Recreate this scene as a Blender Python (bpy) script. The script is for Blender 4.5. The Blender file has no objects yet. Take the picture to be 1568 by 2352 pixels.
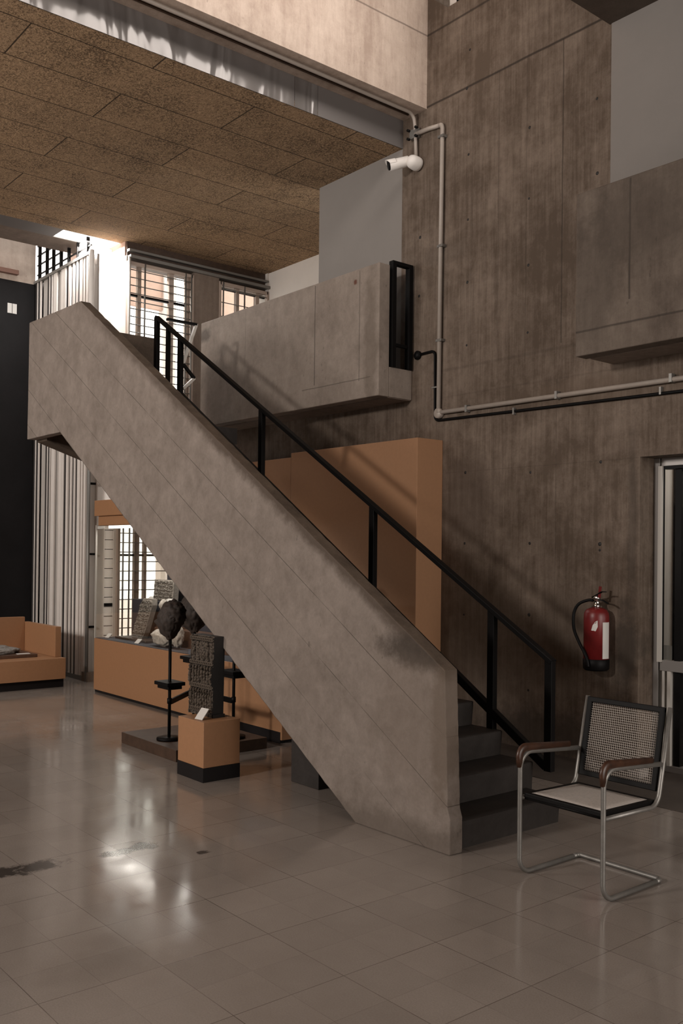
import bpy, bmesh, math, random
from mathutils import Vector, Matrix, noise

random.seed(7)
SC = bpy.context.scene
COL = SC.collection

# ------------------------------------------------------------------ camera, light, exposure
cam = bpy.data.cameras.new('camera')
cam_o = bpy.data.objects.new('camera', cam)
COL.objects.link(cam_o)
YAW, PITCH, ROLL = -0.8795, 0.0076, 0.0111
_f = Vector((math.cos(PITCH)*math.sin(YAW), math.cos(PITCH)*math.cos(YAW), math.sin(PITCH)))
_r = Vector((math.cos(YAW), -math.sin(YAW), 0))
_u = _r.cross(_f)
_r2 = math.cos(ROLL)*_r + math.sin(ROLL)*_u
_u2 = -math.sin(ROLL)*_r + math.cos(ROLL)*_u
m = Matrix((_r2, _u2, -_f)).transposed().to_4x4()
m.translation = Vector((0, 0, 1.7))
cam_o.matrix_world = m
cam.sensor_fit = 'AUTO'
cam.sensor_width = 36.0
cam.lens = 2155.7/2352*36.0
cam.shift_y = 75.95/2352
cam.clip_start = 0.05
SC.camera = cam_o

w = bpy.data.worlds.new('world')
SC.world = w
w.use_nodes = True
bg = w.node_tree.nodes['Background']
bg.inputs[0].default_value = (1.0, 0.985, 0.96, 1)
bg.inputs[1].default_value = 6.5

def area(name, loc, target, sx, sy, power, color=(1, 1, 1), spread=180):
    l = bpy.data.lights.new(name, 'AREA')
    l.shape = 'RECTANGLE'; l.size = sx; l.size_y = sy; l.energy = power; l.color = color
    l.spread = math.radians(spread)
    o = bpy.data.objects.new(name, l)
    COL.objects.link(o)
    o.location = loc
    o.rotation_euler = (Vector(target)-Vector(loc)).to_track_quat('-Z', 'Y').to_euler()
    return o

WARM = (1.0, 0.925, 0.86)
area('hall_skylight', (-2.6, 1.8, 7.45), (-3.2, 2.2, 0), 3.6, 5.0, 55, WARM)
area('beam_skylight', (-4.4, 4.3, 7.40), (-6.6, 4.0, 6.7), 3.6, 0.9, 105, WARM, 110)
area('entrance_glazing', (4.6, 4.1, 2.5), (-6.5, 4.6, 2.3), 4.2, 4.2, 680, WARM)
area('clerestory_daylight', (-5.0, -6.0, 4.85), (-6.0, 5.0, 2.6), 0.9, 0.7, 860, WARM)
area('ceiling_fill', (-9.6, -4.5, 0.9), (-9.4, -0.5, 5.6), 4.5, 2.0, 130, WARM, 95)  # unseen area lamp added to brighten the ceiling from below
area('left_fill', (-9.8, -6.0, 4.0), (-10.0, 5.0, 1.6), 2.2, 1.4, 560, WARM)  # added lamp out of view, lifts the case, pedestal and slatted screen
area('far_skylight_lamp', (-11.72, 5.55, 5.74), (-11.72, 5.55, 0), 0.3, 1.1, 330, (1, 0.96, 0.92))
area('door_room_fill', (-3.6, 7.15, 3.1), (-4.6, 7.7, 0.8), 0.8, 0.4, 70, WARM)  # unseen lamp added to brighten the panels behind the door glass

vs = SC.view_settings
SC.display_settings.display_device = 'sRGB'
vs.view_transform = 'Standard'
vs.look = 'None'
vs.gamma = 1.0
vs.use_curve_mapping = False
vs.exposure = -0.85
SC.cycles.max_bounces = 8
SC.cycles.use_denoising = True
SC.cycles.sample_clamp_indirect = 4.0
SC.cycles.caustics_reflective = False
SC.cycles.caustics_refractive = False

# ------------------------------------------------------------------ materials
class NT:
    def __init__(s, name, transp=False):
        s.m = bpy.data.materials.new(name)
        s.m.use_nodes = True
        s.t = s.m.node_tree
        s.b = s.t.nodes['Principled BSDF']
        s.out = s.t.nodes['Material Output']
        s._pos = None
    def n(s, typ, **kw):
        k = s.t.nodes.new(typ)
        for a, v in kw.items(): setattr(k, a, v)
        return k
    def put(s, sock, v):
        if isinstance(v, bpy.types.NodeSocket): s.t.links.new(v, sock)
        elif v is not None:
            if isinstance(v, (tuple, list)) and len(v) == 3 and len(sock.default_value) == 4: v = (*v, 1)
            sock.default_value = v
    def pos(s):
        if s._pos is None: s._pos = s.n('ShaderNodeNewGeometry').outputs['Position']
        return s._pos
    def obj(s): return s.n('ShaderNodeTexCoord').outputs['Object']
    def xyz(s, v=None):
        k = s.n('ShaderNodeSeparateXYZ'); s.put(k.inputs[0], v or s.pos())
        return k.outputs[0], k.outputs[1], k.outputs[2]
    def ma(s, op, a, b=None, c=None, clamp=False):
        k = s.n('ShaderNodeMath', operation=op, use_clamp=clamp)
        s.put(k.inputs[0], a); s.put(k.inputs[1], b)
        if c is not None: s.put(k.inputs[2], c)
        return k.outputs[0]
    def map(s, v, scale=(1, 1, 1), rot=(0, 0, 0), loc=(0, 0, 0)):
        k = s.n('ShaderNodeMapping'); s.put(k.inputs[0], v)
        k.inputs['Location'].default_value = loc; k.inputs['Rotation'].default_value = rot; k.inputs['Scale'].default_value = scale
        return k.outputs[0]
    def noise(s, v, scale, detail=4, rough=0.6, dist=0.0):
        k = s.n('ShaderNodeTexNoise'); s.put(k.inputs['Vector'], v)
        k.inputs['Scale'].default_value = scale; k.inputs['Detail'].default_value = detail
        k.inputs['Roughness'].default_value = rough; k.inputs['Distortion'].default_value = dist
        return k.outputs[0]
    def ramp(s, v, a, b, lo=0.0, hi=1.0):
        k = s.n('ShaderNodeMapRange'); s.put(k.inputs[0], v)
        k.inputs[1].default_value = a; k.inputs[2].default_value = b; k.inputs[3].default_value = lo; k.inputs[4].default_value = hi
        return k.outputs[0]
    def mix(s, f, a, b, mode='MIX'):
        k = s.n('ShaderNodeMix', data_type='RGBA', blend_type=mode)
        s.put(k.inputs[0], f); s.put(k.inputs[6], a); s.put(k.inputs[7], b)
        return k.outputs[2]
    def bump(s, h, strength=0.3, dist=0.01):
        k = s.n('ShaderNodeBump'); s.put(k.inputs['Height'], h)
        k.inputs['Strength'].default_value = strength; k.inputs['Distance'].default_value = dist
        s.t.links.new(k.outputs[0], s.b.inputs['Normal'])
    def spot(s, c, r):
        # soft ellipsoid mask of a stain, 1 at its centre
        k = s.n('ShaderNodeVectorMath', operation='SUBTRACT'); s.put(k.inputs[0], s.pos()); k.inputs[1].default_value = c
        d = s.n('ShaderNodeVectorMath', operation='DIVIDE'); s.put(d.inputs[0], k.outputs[0]); d.inputs[1].default_value = r
        l = s.n('ShaderNodeVectorMath', operation='LENGTH'); s.put(l.inputs[0], d.outputs[0])
        return l.outputs['Value']
    def fin(s, col, rough=0.7, metal=0.0, spec=None):
        s.put(s.b.inputs['Base Color'], col); s.put(s.b.inputs['Roughness'], rough); s.put(s.b.inputs['Metallic'], metal)
        if spec is not None: s.b.inputs['Specular IOR Level'].default_value = spec
        return s.m

def plain(name, col, rough=0.6, metal=0.0, var=0.0, scale=12.0, spec=None, bump=0.0):
    k = NT(name)
    c = col
    if var:
        nz = k.noise(k.obj(), scale, 5, 0.65)
        c = k.mix(k.ramp(nz, 0.3, 0.7), tuple(x*(1-var) for x in col), tuple(min(1, x*(1+var)) for x in col))
        if bump: k.bump(nz, bump, 0.004)
    return k.fin(c, rough, metal, spec)

def concrete(name, col, dark, streak=0.55, stretch=(7, 7, 0.55), lines=(), spots=(), diag=None, edge=None, blotch=0.55, rough=0.75, grain=0.5, warm=None):
    k = NT(name)
    p = k.pos()
    st = k.noise(k.map(p, stretch), 1.6, 8, 0.7)
    blot = k.noise(p, 1.3, 6, 0.62, 0.4)
    gr = k.noise(p, 70, 3, 0.6)
    pits = k.noise(k.map(p, (1, 1, 0.55)), 26, 2, 0.5)
    f = k.ma('MULTIPLY', k.ramp(st, 0.38, 0.68), streak)
    f = k.ma('ADD', f, k.ma('MULTIPLY', k.ramp(blot, 0.35, 0.72), blotch))
    mid = k.noise(p, 8.5, 9, 0.75, 0.3)
    f = k.ma('ADD', f, k.ma('MULTIPLY', k.ramp(mid, 0.34, 0.68, -0.22, 0.30), 1.0))
    f = k.ma('ADD', f, k.ma('MULTIPLY', k.ramp(gr, 0.3, 0.7), 0.22*grain), clamp=True)
    c = k.mix(f, col, dark)
    if warm: c = k.mix(k.ma('MULTIPLY', k.ramp(k.noise(p, 0.9, 3, 0.6), 0.45, 0.75), 0.6), c, warm)
    c = k.mix(k.ma('MULTIPLY', k.ramp(pits, 0.70, 0.76), 0.7*grain), c, tuple(x*0.35 for x in dark))
    x, y, z = k.xyz()
    h = k.ma('ADD', k.ma('MULTIPLY', st, 0.5), k.ma('MULTIPLY', gr, 0.35))
    wob = k.ma('MULTIPLY', k.ma('SUBTRACT', k.noise(p, 3, 2), 0.5), 0.012)
    for ax, v, wd, amt, lo, hi in lines:
        q = {'x': x, 'y': y, 'z': z}[ax]
        o = z if ax != 'z' else x
        d = k.ma('ABSOLUTE', k.ma('SUBTRACT', k.ma('ADD', q, wob), v))
        mk = k.ma('MULTIPLY', k.ramp(d, wd, wd*0.3), amt)
        mk = k.ma('MULTIPLY', mk, k.ma('MULTIPLY', k.ma('GREATER_THAN', o, lo), k.ma('LESS_THAN', o, hi)))
        c = k.mix(mk, c, tuple(a*0.32 for a in dark))
    if diag:
        sl, off, per = diag
        u = k.ma('ADD', k.ma('ADD', z, k.ma('MULTIPLY', x, sl)), k.ma('MULTIPLY', wob, 0.6))
        fr = k.ma('FRACT', k.ma('DIVIDE', k.ma('ADD', u, off), per))
        d = k.ma('ABSOLUTE', k.ma('SUBTRACT', fr, 0.5))
        br = k.ramp(k.noise(p, 1.4, 3), 0.30, 0.46)
        mk = k.ma('MULTIPLY', k.ramp(d, 0.010, 0.002), br)
        c = k.mix(k.ma('MULTIPLY', mk, 0.85), c, tuple(a*0.35 for a in dark))
        h = k.ma('SUBTRACT', h, mk)
    rag = k.noise(p, 6.5, 6, 0.7)
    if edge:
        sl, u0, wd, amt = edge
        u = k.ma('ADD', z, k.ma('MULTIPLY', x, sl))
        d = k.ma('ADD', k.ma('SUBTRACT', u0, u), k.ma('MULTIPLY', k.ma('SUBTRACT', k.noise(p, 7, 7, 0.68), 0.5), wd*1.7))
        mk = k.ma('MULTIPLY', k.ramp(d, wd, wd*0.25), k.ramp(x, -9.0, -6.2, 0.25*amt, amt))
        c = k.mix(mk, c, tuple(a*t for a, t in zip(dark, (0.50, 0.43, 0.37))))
    for cc, rr, amt, scol in spots:
        l = k.spot(cc, rr)
        mk = k.ramp(k.ma('ADD', l, k.ma('MULTIPLY', k.ma('SUBTRACT', rag, 0.5), 1.5)), 1.05, 0.5)
        c = k.mix(k.ma('MULTIPLY', mk, amt), c, scol)
    k.bump(h, 0.35, 0.008)
    return k.fin(c, rough, 0.0, 0.3)

DK = (0.045, 0.034, 0.026)
M = {}
M['wall'] = concrete('board_marked_concrete', blotch=0.85, col=(0.208, 0.161, 0.127), dark=(0.088, 0.062, 0.044), streak=0.52, stretch=(16, 16, 0.9),
    lines=[('x', -4.96, 0.010, 0.6, 3.5, 6.1), ('x', -5.67, 0.005, 0.4, 3.3, 6.1), ('x', -5.35, 0.005, 0.35, 3.4, 6.1),
           ('x', -6.0, 0.005, 0.3, 3.5, 6.0), ('z', 6.10, 0.016, 0.9, -9, 0), ('z', 6.81, 0.016, 0.8, -9, 0),
           ('z', 3.46, 0.02, 0.22, -6.5, -4.4), ('z', 3.20, 0.012, 0.15, -6.5, -4.4), ('z', 2.47, 0.006, 0.2, -6.3, -4.2),
           ('x', -5.0, 0.006, 0.35, 0, 3.2), ('x', -5.7, 0.005, 0.25, 0, 3.2)],
    spots=[((-4.30, 6.5, 0.95), (0.14, 1, 0.42), 0.85, DK), ((-6.05, 6.5, 2.2), (0.42, 1, 0.5), 0.55, (0.09, 0.065, 0.05)),
           ((-4.25, 6.5, 1.9), (0.06, 1, 0.9), 0.5, DK), ((-4.9, 6.5, 1.05), (0.3, 1, 0.6), 0.4, (0.1, 0.075, 0.055)),
           ((-6.0, 6.5, 0.8), (0.9, 1, 1.0), 0.45, (0.1, 0.075, 0.055)), ((-5.0, 6.5, 0.15), (1.2, 1, 0.25), 0.7, DK),
           ((-4.6, 6.5, 3.05), (0.9, 1, 0.16), 0.45, (0.12, 0.085, 0.06)), ((-6.3, 6.5, 4.6), (0.35, 1, 0.12), 0.25, DK)])
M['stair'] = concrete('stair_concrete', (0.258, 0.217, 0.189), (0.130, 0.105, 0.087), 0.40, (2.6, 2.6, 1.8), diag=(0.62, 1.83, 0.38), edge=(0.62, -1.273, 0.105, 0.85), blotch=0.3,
    spots=[((-3.95, 3.85, 1.13), (0.36, 1, 0.13), 0.9, DK), ((-3.74, 3.85, 0.72), (0.10, 1, 0.55), 0.55, (0.10, 0.072, 0.05)),
           ((-4.2, 3.85, 0.04), (0.9, 1, 0.13), 0.55, (0.09, 0.07, 0.055)), ((-3.95, 3.85, 0.7), (0.5, 1, 0.5), 0.35, (0.15, 0.115, 0.09)),
           ((-5.0, 3.85, 0.75), (0.25, 1, 0.22), 0.3, (0.15, 0.12, 0.1))])
M['stair_top'] = concrete('worn_stair_capping', (0.135, 0.100, 0.074), (0.055, 0.04, 0.03), 0.5, (3, 3, 3))
M['balcony'] = concrete('balcony_concrete', (0.30, 0.25, 0.212), (0.175, 0.14, 0.115), 0.35, (4, 4, 1.3),
    lines=[('x', -7.79, 0.010, 0.75, 3.45, 4.5), ('x', -7.07, 0.008, 0.6, 3.4, 4.5), ('z', 3.42, 0.008, 0.55, -8.0, -6.9), ('x', -9.1, 0.006, 0.35, 3.6, 4.5), ('x', -4.0, 0.012, 0.7, 3.6, 4.5), ('z', 3.43, 0.012, 0.7, -4.5, -2)],
    spots=[((-10.0, 6.05, 4.35), (0.18, 1, 0.1), 0.7, DK), ((-9.7, 6.05, 3.6), (0.3, 1, 0.5), 0.35, (0.11, 0.085, 0.068)), ((-6.9, 6.05, 3.7), (0.12, 1, 0.9), 0.5, (0.1, 0.075, 0.055)),
           ((-7.14, 6.05, 4.4), (0.03, 1, 0.03), 0.9, (0.10, 0.03, 0.015)), ((-3.9, 6.05, 4.2), (0.6, 1, 0.4), 0.55, (0.1, 0.077, 0.06)), ((-4.3, 6.05, 3.9), (0.25, 1, 0.6), 0.4, (0.1, 0.077, 0.06))])
M['balcony_dark'] = concrete('shaded_stained_concrete', (0.165, 0.132, 0.106), (0.085, 0.064, 0.05), 0.6, (5, 5, 0.7),  # darker copy of the balcony concrete: shade put into the colour, with stains
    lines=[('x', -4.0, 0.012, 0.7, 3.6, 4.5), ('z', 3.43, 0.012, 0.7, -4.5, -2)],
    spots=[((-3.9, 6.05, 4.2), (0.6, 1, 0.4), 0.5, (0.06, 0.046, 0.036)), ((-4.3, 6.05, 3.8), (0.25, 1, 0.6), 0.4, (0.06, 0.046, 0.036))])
M['beam'] = concrete('beam_concrete', (0.58, 0.475, 0.40), (0.38, 0.29, 0.235), 0.6, (6, 6, 0.8), lines=[('z', 6.81, 0.012, 0.7, -9, 0)])
M['step'] = concrete('dark_step_stone', (0.040, 0.034, 0.031), (0.017, 0.014, 0.012), 0.3, (3, 1, 3), rough=0.6)
M['pale_concrete'] = concrete('pale_far_concrete', (0.52, 0.44, 0.38), (0.36, 0.29, 0.24), 0.4)
M['column'] = concrete('column_concrete', (0.24, 0.19, 0.155), (0.16, 0.12, 0.095), 0.6)
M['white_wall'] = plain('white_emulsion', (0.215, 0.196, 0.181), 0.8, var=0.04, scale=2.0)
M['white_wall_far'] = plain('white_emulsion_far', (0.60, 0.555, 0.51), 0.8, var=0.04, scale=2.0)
M['black_wall'] = plain('black_painted_wall', (0.009, 0.008, 0.0085), 0.7, var=0.25, scale=3.0, spec=0.2)
M['white_paint'] = plain('white_paint', (0.78, 0.74, 0.70), 0.55, var=0.03)
M['tan'] = plain('tan_laminate', (0.34, 0.175, 0.088), 0.45, var=0.05, scale=30)
M['tan_matte'] = plain('tan_emulsion', (0.36, 0.19, 0.098), 0.7, var=0.04, scale=30)
M['black'] = plain('black_metal', (0.005, 0.0045, 0.0045), 0.5, var=0.1, spec=0.12)
M['black_plinth'] = plain('black_plinth', (0.010, 0.008, 0.008), 0.6, var=0.1, spec=0.2)
M['grey_metal'] = plain('grey_metal', (0.20, 0.19, 0.175), 0.45, 0.4)
M['pale_metal'] = plain('pale_painted_metal', (0.50, 0.47, 0.43), 0.45)
M['alu'] = plain('aluminium', (0.30, 0.28, 0.265), 0.42, 0.5)
M['conduit'] = plain('white_conduit', (0.36, 0.31, 0.27), 0.45, var=0.06)
M['chrome'] = plain('worn_chrome', (0.22, 0.21, 0.195), 0.45, 0.6, var=0.12, scale=20)
M['bright_chrome'] = plain('bright_chrome', (0.75, 0.73, 0.70), 0.15, 1.0)
M['red'] = plain('red_enamel', (0.15, 0.011, 0.011), 0.4, var=0.2, scale=10)
M['paper'] = plain('white_paper', (0.62, 0.60, 0.57), 0.7)
M['navy'] = plain('navy_cloth', (0.030, 0.028, 0.036), 0.85, var=0.15, scale=60)
M['deck'] = plain('slate_cloth', (0.060, 0.062, 0.075), 0.8, var=0.12, scale=60)
M['dark_wood'] = plain('dark_wood', (0.055, 0.030, 0.018), 0.5, var=0.3, scale=14)
M['arm_wood'] = plain('worn_arm_wood', (0.045, 0.018, 0.009), 0.38, var=0.5, scale=22)
M['brown_board'] = plain('brown_board', (0.085, 0.042, 0.024), 0.5, var=0.25, scale=14)
M['grey_stone'] = plain('grey_stone', (0.24, 0.225, 0.21), 0.85, var=0.4, scale=35, bump=0.8)
M['pale_stone'] = plain('pale_stone', (0.55, 0.51, 0.46), 0.85, var=0.3, scale=25, bump=0.8)
def carved(name, col, dark, lo=0.46, hi=0.54, scale=40):
    k = NT(name)
    nz = k.noise(k.obj(), scale, 5, 0.65)
    pt = k.n('ShaderNodeNewGeometry').outputs['Pointiness']
    c = k.mix(k.ramp(pt, lo, hi), dark, col)  # creases take the dark colour: recess shade put into the stone
    c = k.mix(k.ma('MULTIPLY', k.ramp(nz, 0.35, 0.7), 0.4), c, dark)
    k.bump(nz, 0.4, 0.003)
    return k.fin(c, 0.75, 0, 0.3)
M['dark_stone'] = carved('dark_carved_stone', (0.125, 0.098, 0.076), (0.022, 0.016, 0.012))
M['script_stone'] = carved('grey_inscribed_stone', (0.42, 0.385, 0.345), (0.12, 0.105, 0.09))
M['head_stone'] = plain('dark_brown_stone', (0.030, 0.020, 0.015), 0.75, var=0.5, scale=16, bump=0.6)
M['black_stone'] = plain('black_stone', (0.010, 0.008, 0.007), 0.6, var=0.2)
M['brick'] = plain('pink_brick', (0.50, 0.335, 0.26), 0.85, var=0.08, scale=6)
M['mullion'] = plain('taupe_mullion', (0.40, 0.32, 0.27), 0.7)
M['pale_plaster'] = plain('pale_plaster', (0.62, 0.55, 0.50), 0.85)
M['slat_white'] = plain('white_slat', (0.74, 0.68, 0.63), 0.6, var=0.05, scale=4)
M['slat_grey'] = plain('grey_slat', (0.46, 0.42, 0.385), 0.6, var=0.05, scale=4)
M['slat_dark'] = plain('dark_slat', (0.035, 0.03, 0.028), 0.6)
M['dark_room'] = plain('dim_room_paint', (0.30, 0.27, 0.24), 0.8)
M['rust'] = plain('brown_painted_timber', (0.17, 0.085, 0.06), 0.6)
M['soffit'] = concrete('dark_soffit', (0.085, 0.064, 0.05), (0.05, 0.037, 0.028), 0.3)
M['floor_strip'] = concrete('dark_floor_strip', (0.075, 0.06, 0.05), (0.045, 0.036, 0.03), 0.3, (2, 2, 2), rough=0.6)

def mat_floor():
    k = NT('polished_terrazzo_tiles')
    p = k.pos()
    def grid(w_, h_, mort, dx, dy):
        b = k.n('ShaderNodeTexBrick', offset=0.0, squash=1.0)
        k.put(b.inputs['Vector'], k.map(p, loc=(dx, dy, 0)))
        b.inputs['Scale'].default_value = 1.0
        b.inputs['Brick Width'].default_value = w_; b.inputs['Row Height'].default_value = h_
        b.inputs['Mortar Size'].default_value = mort; b.inputs['Mortar Smooth'].default_value = 0.25
        b.inputs['Bias'].default_value = 0.0
        b.inputs['Color1'].default_value = (0.92, 0.92, 0.92, 1); b.inputs['Color2'].default_value = (1.06, 1.06, 1.06, 1)
        b.inputs['Mortar'].default_value = (1, 1, 1, 1)
        return b
    a = grid(0.2625, 0.262, 0.0012, 2.37, -2.956+0.262*20)
    b = grid(0.525, 0.524, 0.0022, 2.37+0.525*10, -2.956+0.524*10)
    big = k.noise(p, 0.8, 5, 0.65)
    chips = k.noise(p, 140, 2, 0.6)
    sp = k.ramp(chips, 0.35, 0.7)
    c = k.mix(k.ramp(big, 0.35, 0.7), (0.280, 0.243, 0.215), (0.215, 0.182, 0.158))
    c = k.mix(k.ma('MULTIPLY', sp, 0.35), c, (0.16, 0.13, 0.11))
    c = k.mix(0.8, c, a.outputs['Color'], 'MULTIPLY')
    lv = k.ma('ADD', k.ma('MULTIPLY', k.ramp(k.noise(p, 1.7, 3), 0.4, 0.6), 0.5), 0.3)
    ln = k.ma('MAXIMUM', k.ma('MULTIPLY', a.outputs['Fac'], k.ma('MULTIPLY', lv, 0.7)), k.ma('MULTIPLY', b.outputs['Fac'], k.ma('ADD', lv, 0.15)))
    c = k.mix(ln, c, (0.075, 0.058, 0.047))
    rag = k.noise(p, 9, 6, 0.75)
    damp = None
    for cc, rr in (((-4.905, 1.96, 0), (0.10, 0.17, 1)), ((-4.92, 1.78, 0), (0.10, 0.12, 1)), ((-4.876, 2.59, 0), (0.085, 0.085, 1)), ((-4.86, 2.41, 0), (0.06, 0.13, 1)), ((-4.57, 2.79, 0), (0.04, 0.05, 1))):
        l = k.spot(cc, rr)
        mk = k.ramp(k.ma('ADD', l, k.ma('MULTIPLY', k.ma('SUBTRACT', rag, 0.5), 2.6)), 0.95, 0.55)
        damp = mk if damp is None else k.ma('MAXIMUM', damp, mk)
    c = k.mix(k.ma('MULTIPLY', damp, 0.88), c, (0.022, 0.016, 0.013))
    ro = k.ma('ADD', 0.085, k.ma('MULTIPLY', k.ramp(k.noise(p, 2.2, 5, 0.7), 0.35, 0.7), 0.13))
    h = k.ma('SUBTRACT', k.ma('MULTIPLY', k.noise(p, 1.4, 2), 1.0), k.ma('MULTIPLY', ln, 0.25))
    k.bump(h, 0.05, 0.02)
    return k.fin(c, ro, 0.0, 0.8)
M['floor'] = mat_floor()

def mat_ceiling():
    k = NT('wood_wool_board')
    p = k.pos()
    b = k.n('ShaderNodeTexBrick', offset=0.5, squash=1.0)
    k.put(b.inputs['Vector'], k.map(p, rot=(0, 0, math.radians(-90)), loc=(2.10*5-2.75, -(-7.44)-0.59*20 if False else 7.44+0.585*0, 0)))
    b.inputs['Scale'].default_value = 1.0
    b.inputs['Brick Width'].default_value = 2.10; b.inputs['Row Height'].default_value = 0.585
    b.inputs['Mortar Size'].default_value = 0.007; b.inputs['Mortar Smooth'].default_value = 0.3
    b.inputs['Color1'].default_value = (0.93, 0.93, 0.93, 1); b.inputs['Color2'].default_value = (1.06, 1.05, 1.03, 1)
    fib = k.noise(k.map(p, (1, 1.6, 1)), 34, 6, 0.8, 1.5)
    big = k.noise(p, 1.5, 5, 0.7)
    c = k.mix(k.ramp(fib, 0.36, 0.66), (0.15, 0.092, 0.052), (0.58, 0.40, 0.245))
    th = k.ma('ADD', k.ramp(big, 0.34, 0.66, 0.53, 0.42), 0.0)
    dk = k.ma('GREATER_THAN', k.ma('SUBTRACT', k.noise(p, 62, 3, 0.7), th), 0.06)
    c = k.mix(k.ma('MULTIPLY', dk, k.ramp(big, 0.36, 0.66, 0.40, 0.68)), c, (0.028, 0.018, 0.010))
    c = k.mix(k.ma('MULTIPLY', k.ramp(k.noise(p, 1.1, 4, 0.7, 0.6), 0.60, 0.72), 0.35), c, (0.33, 0.24, 0.165))
    c = k.mix(0.8, c, b.outputs['Color'], 'MULTIPLY')
    c = k.mix(k.ma('MULTIPLY', b.outputs['Fac'], 0.75), c, (0.05, 0.033, 0.02))
    k.bump(fib, 0.6, 0.01)
    return k.fin(c, 0.9, 0, 0.2)
M['ceiling'] = mat_ceiling()

def mat_glass(name, tint=(0.95, 0.96, 0.95), strength=1.0):
    k = NT(name)
    k.t.nodes.remove(k.b)
    tr = k.n('ShaderNodeBsdfTransparent'); k.put(tr.inputs[0], tint)
    gl = k.n('ShaderNodeBsdfGlossy'); gl.inputs['Roughness'].default_value = 0.02
    fr = k.n('ShaderNodeLayerWeight'); fr.inputs[0].default_value = 0.5
    mx = k.n('ShaderNodeMixShader')
    k.put(mx.inputs[0], k.ma('MULTIPLY', k.ma('ADD', 0.05, k.ma('MULTIPLY', k.ma('POWER', fr.outputs['Facing'], 4.0), 0.7)), strength))
    k.t.links.new(tr.outputs[0], mx.inputs[1]); k.t.links.new(gl.outputs[0], mx.inputs[2])
    k.t.links.new(mx.outputs[0], k.out.inputs['Surface'])
    return k.m
M['glass'] = mat_glass('clear_glass')
M['dusty_glass'] = mat_glass('dusty_glass', (0.93, 0.92, 0.90), 0.8)

def mat_fascia(name, rough, wave):
    k = NT(name)
    p = k.pos()
    nz = k.noise(k.map(p, (1, 1.6, 0.35)), 2.0, 2, 0.45, 0.8)
    if wave: k.bump(nz, wave, 0.15)
    return k.fin((0.17, 0.155, 0.148), rough, 0.1, 0.24)
M['fascia'] = mat_fascia('glossy_grey_sheet', 0.13, 0.45)
M['fascia_matte'] = mat_fascia('matt_grey_sheet', 0.5, 0.0)

def mat_cane(name, pitch, thresh, col):
    k = NT(name)
    x, y, z = k.xyz(k.n('ShaderNodeTexCoord').outputs['UV'])
    q = 2*math.pi/pitch
    v = k.ma('MULTIPLY', k.ma('SINE', k.ma('MULTIPLY', x, q)), k.ma('SINE', k.ma('MULTIPLY', y, q)))
    hole = k.ma('GREATER_THAN', v, thresh)
    hole2 = k.ma('LESS_THAN', v, -thresh)
    hole = k.ma('MAXIMUM', hole, hole2)
    c = k.mix(k.ramp(k.noise(k.obj(), 90, 3), 0.3, 0.7), tuple(a*0.75 for a in col), col)
    k.fin(c, 0.65, 0, 0.3)
    tr = k.n('ShaderNodeBsdfTransparent')
    mx = k.n('ShaderNodeMixShader')
    k.put(mx.inputs[0], hole)
    k.t.links.new(k.b.outputs[0], mx.inputs[1]); k.t.links.new(tr.outputs[0], mx.inputs[2])
    k.t.links.new(mx.outputs[0], k.out.inputs['Surface'])
    return k.m
M['cane_back'] = mat_cane('woven_cane_back', 0.026, 0.30, (0.36, 0.32, 0.285))
M['cane_seat'] = mat_cane('woven_cane_seat', 0.0215, 0.80, (0.50, 0.45, 0.41))

def mat_emit(name, col, s):
    k = NT(name)
    k.t.nodes.remove(k.b)
    e = k.n('ShaderNodeEmission'); e.inputs[0].default_value = (*col, 1); e.inputs[1].default_value = s
    k.t.links.new(e.outputs[0], k.out.inputs['Surface'])
    return k.m
def mat_frosted():
    k = NT('backlit_frosted_glass')
    tl = k.n('ShaderNodeBsdfTranslucent'); tl.inputs[0].default_value = (0.92, 0.90, 0.88, 1)
    k.fin((0.75, 0.72, 0.69), 0.4)
    mx = k.n('ShaderNodeMixShader'); mx.inputs[0].default_value = 0.65
    k.t.links.new(k.b.outputs[0], mx.inputs[1]); k.t.links.new(tl.outputs[0], mx.inputs[2])
    k.t.links.new(mx.outputs[0], k.out.inputs['Surface'])
    return k.m
M['frosted'] = mat_frosted()
M['skylight'] = mat_emit('skylight_glass_daylight', (1, 0.98, 0.95), 7.0)
M['tube_lamp'] = mat_emit('case_tube_light', (1, 0.97, 0.92), 9.0)

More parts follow.
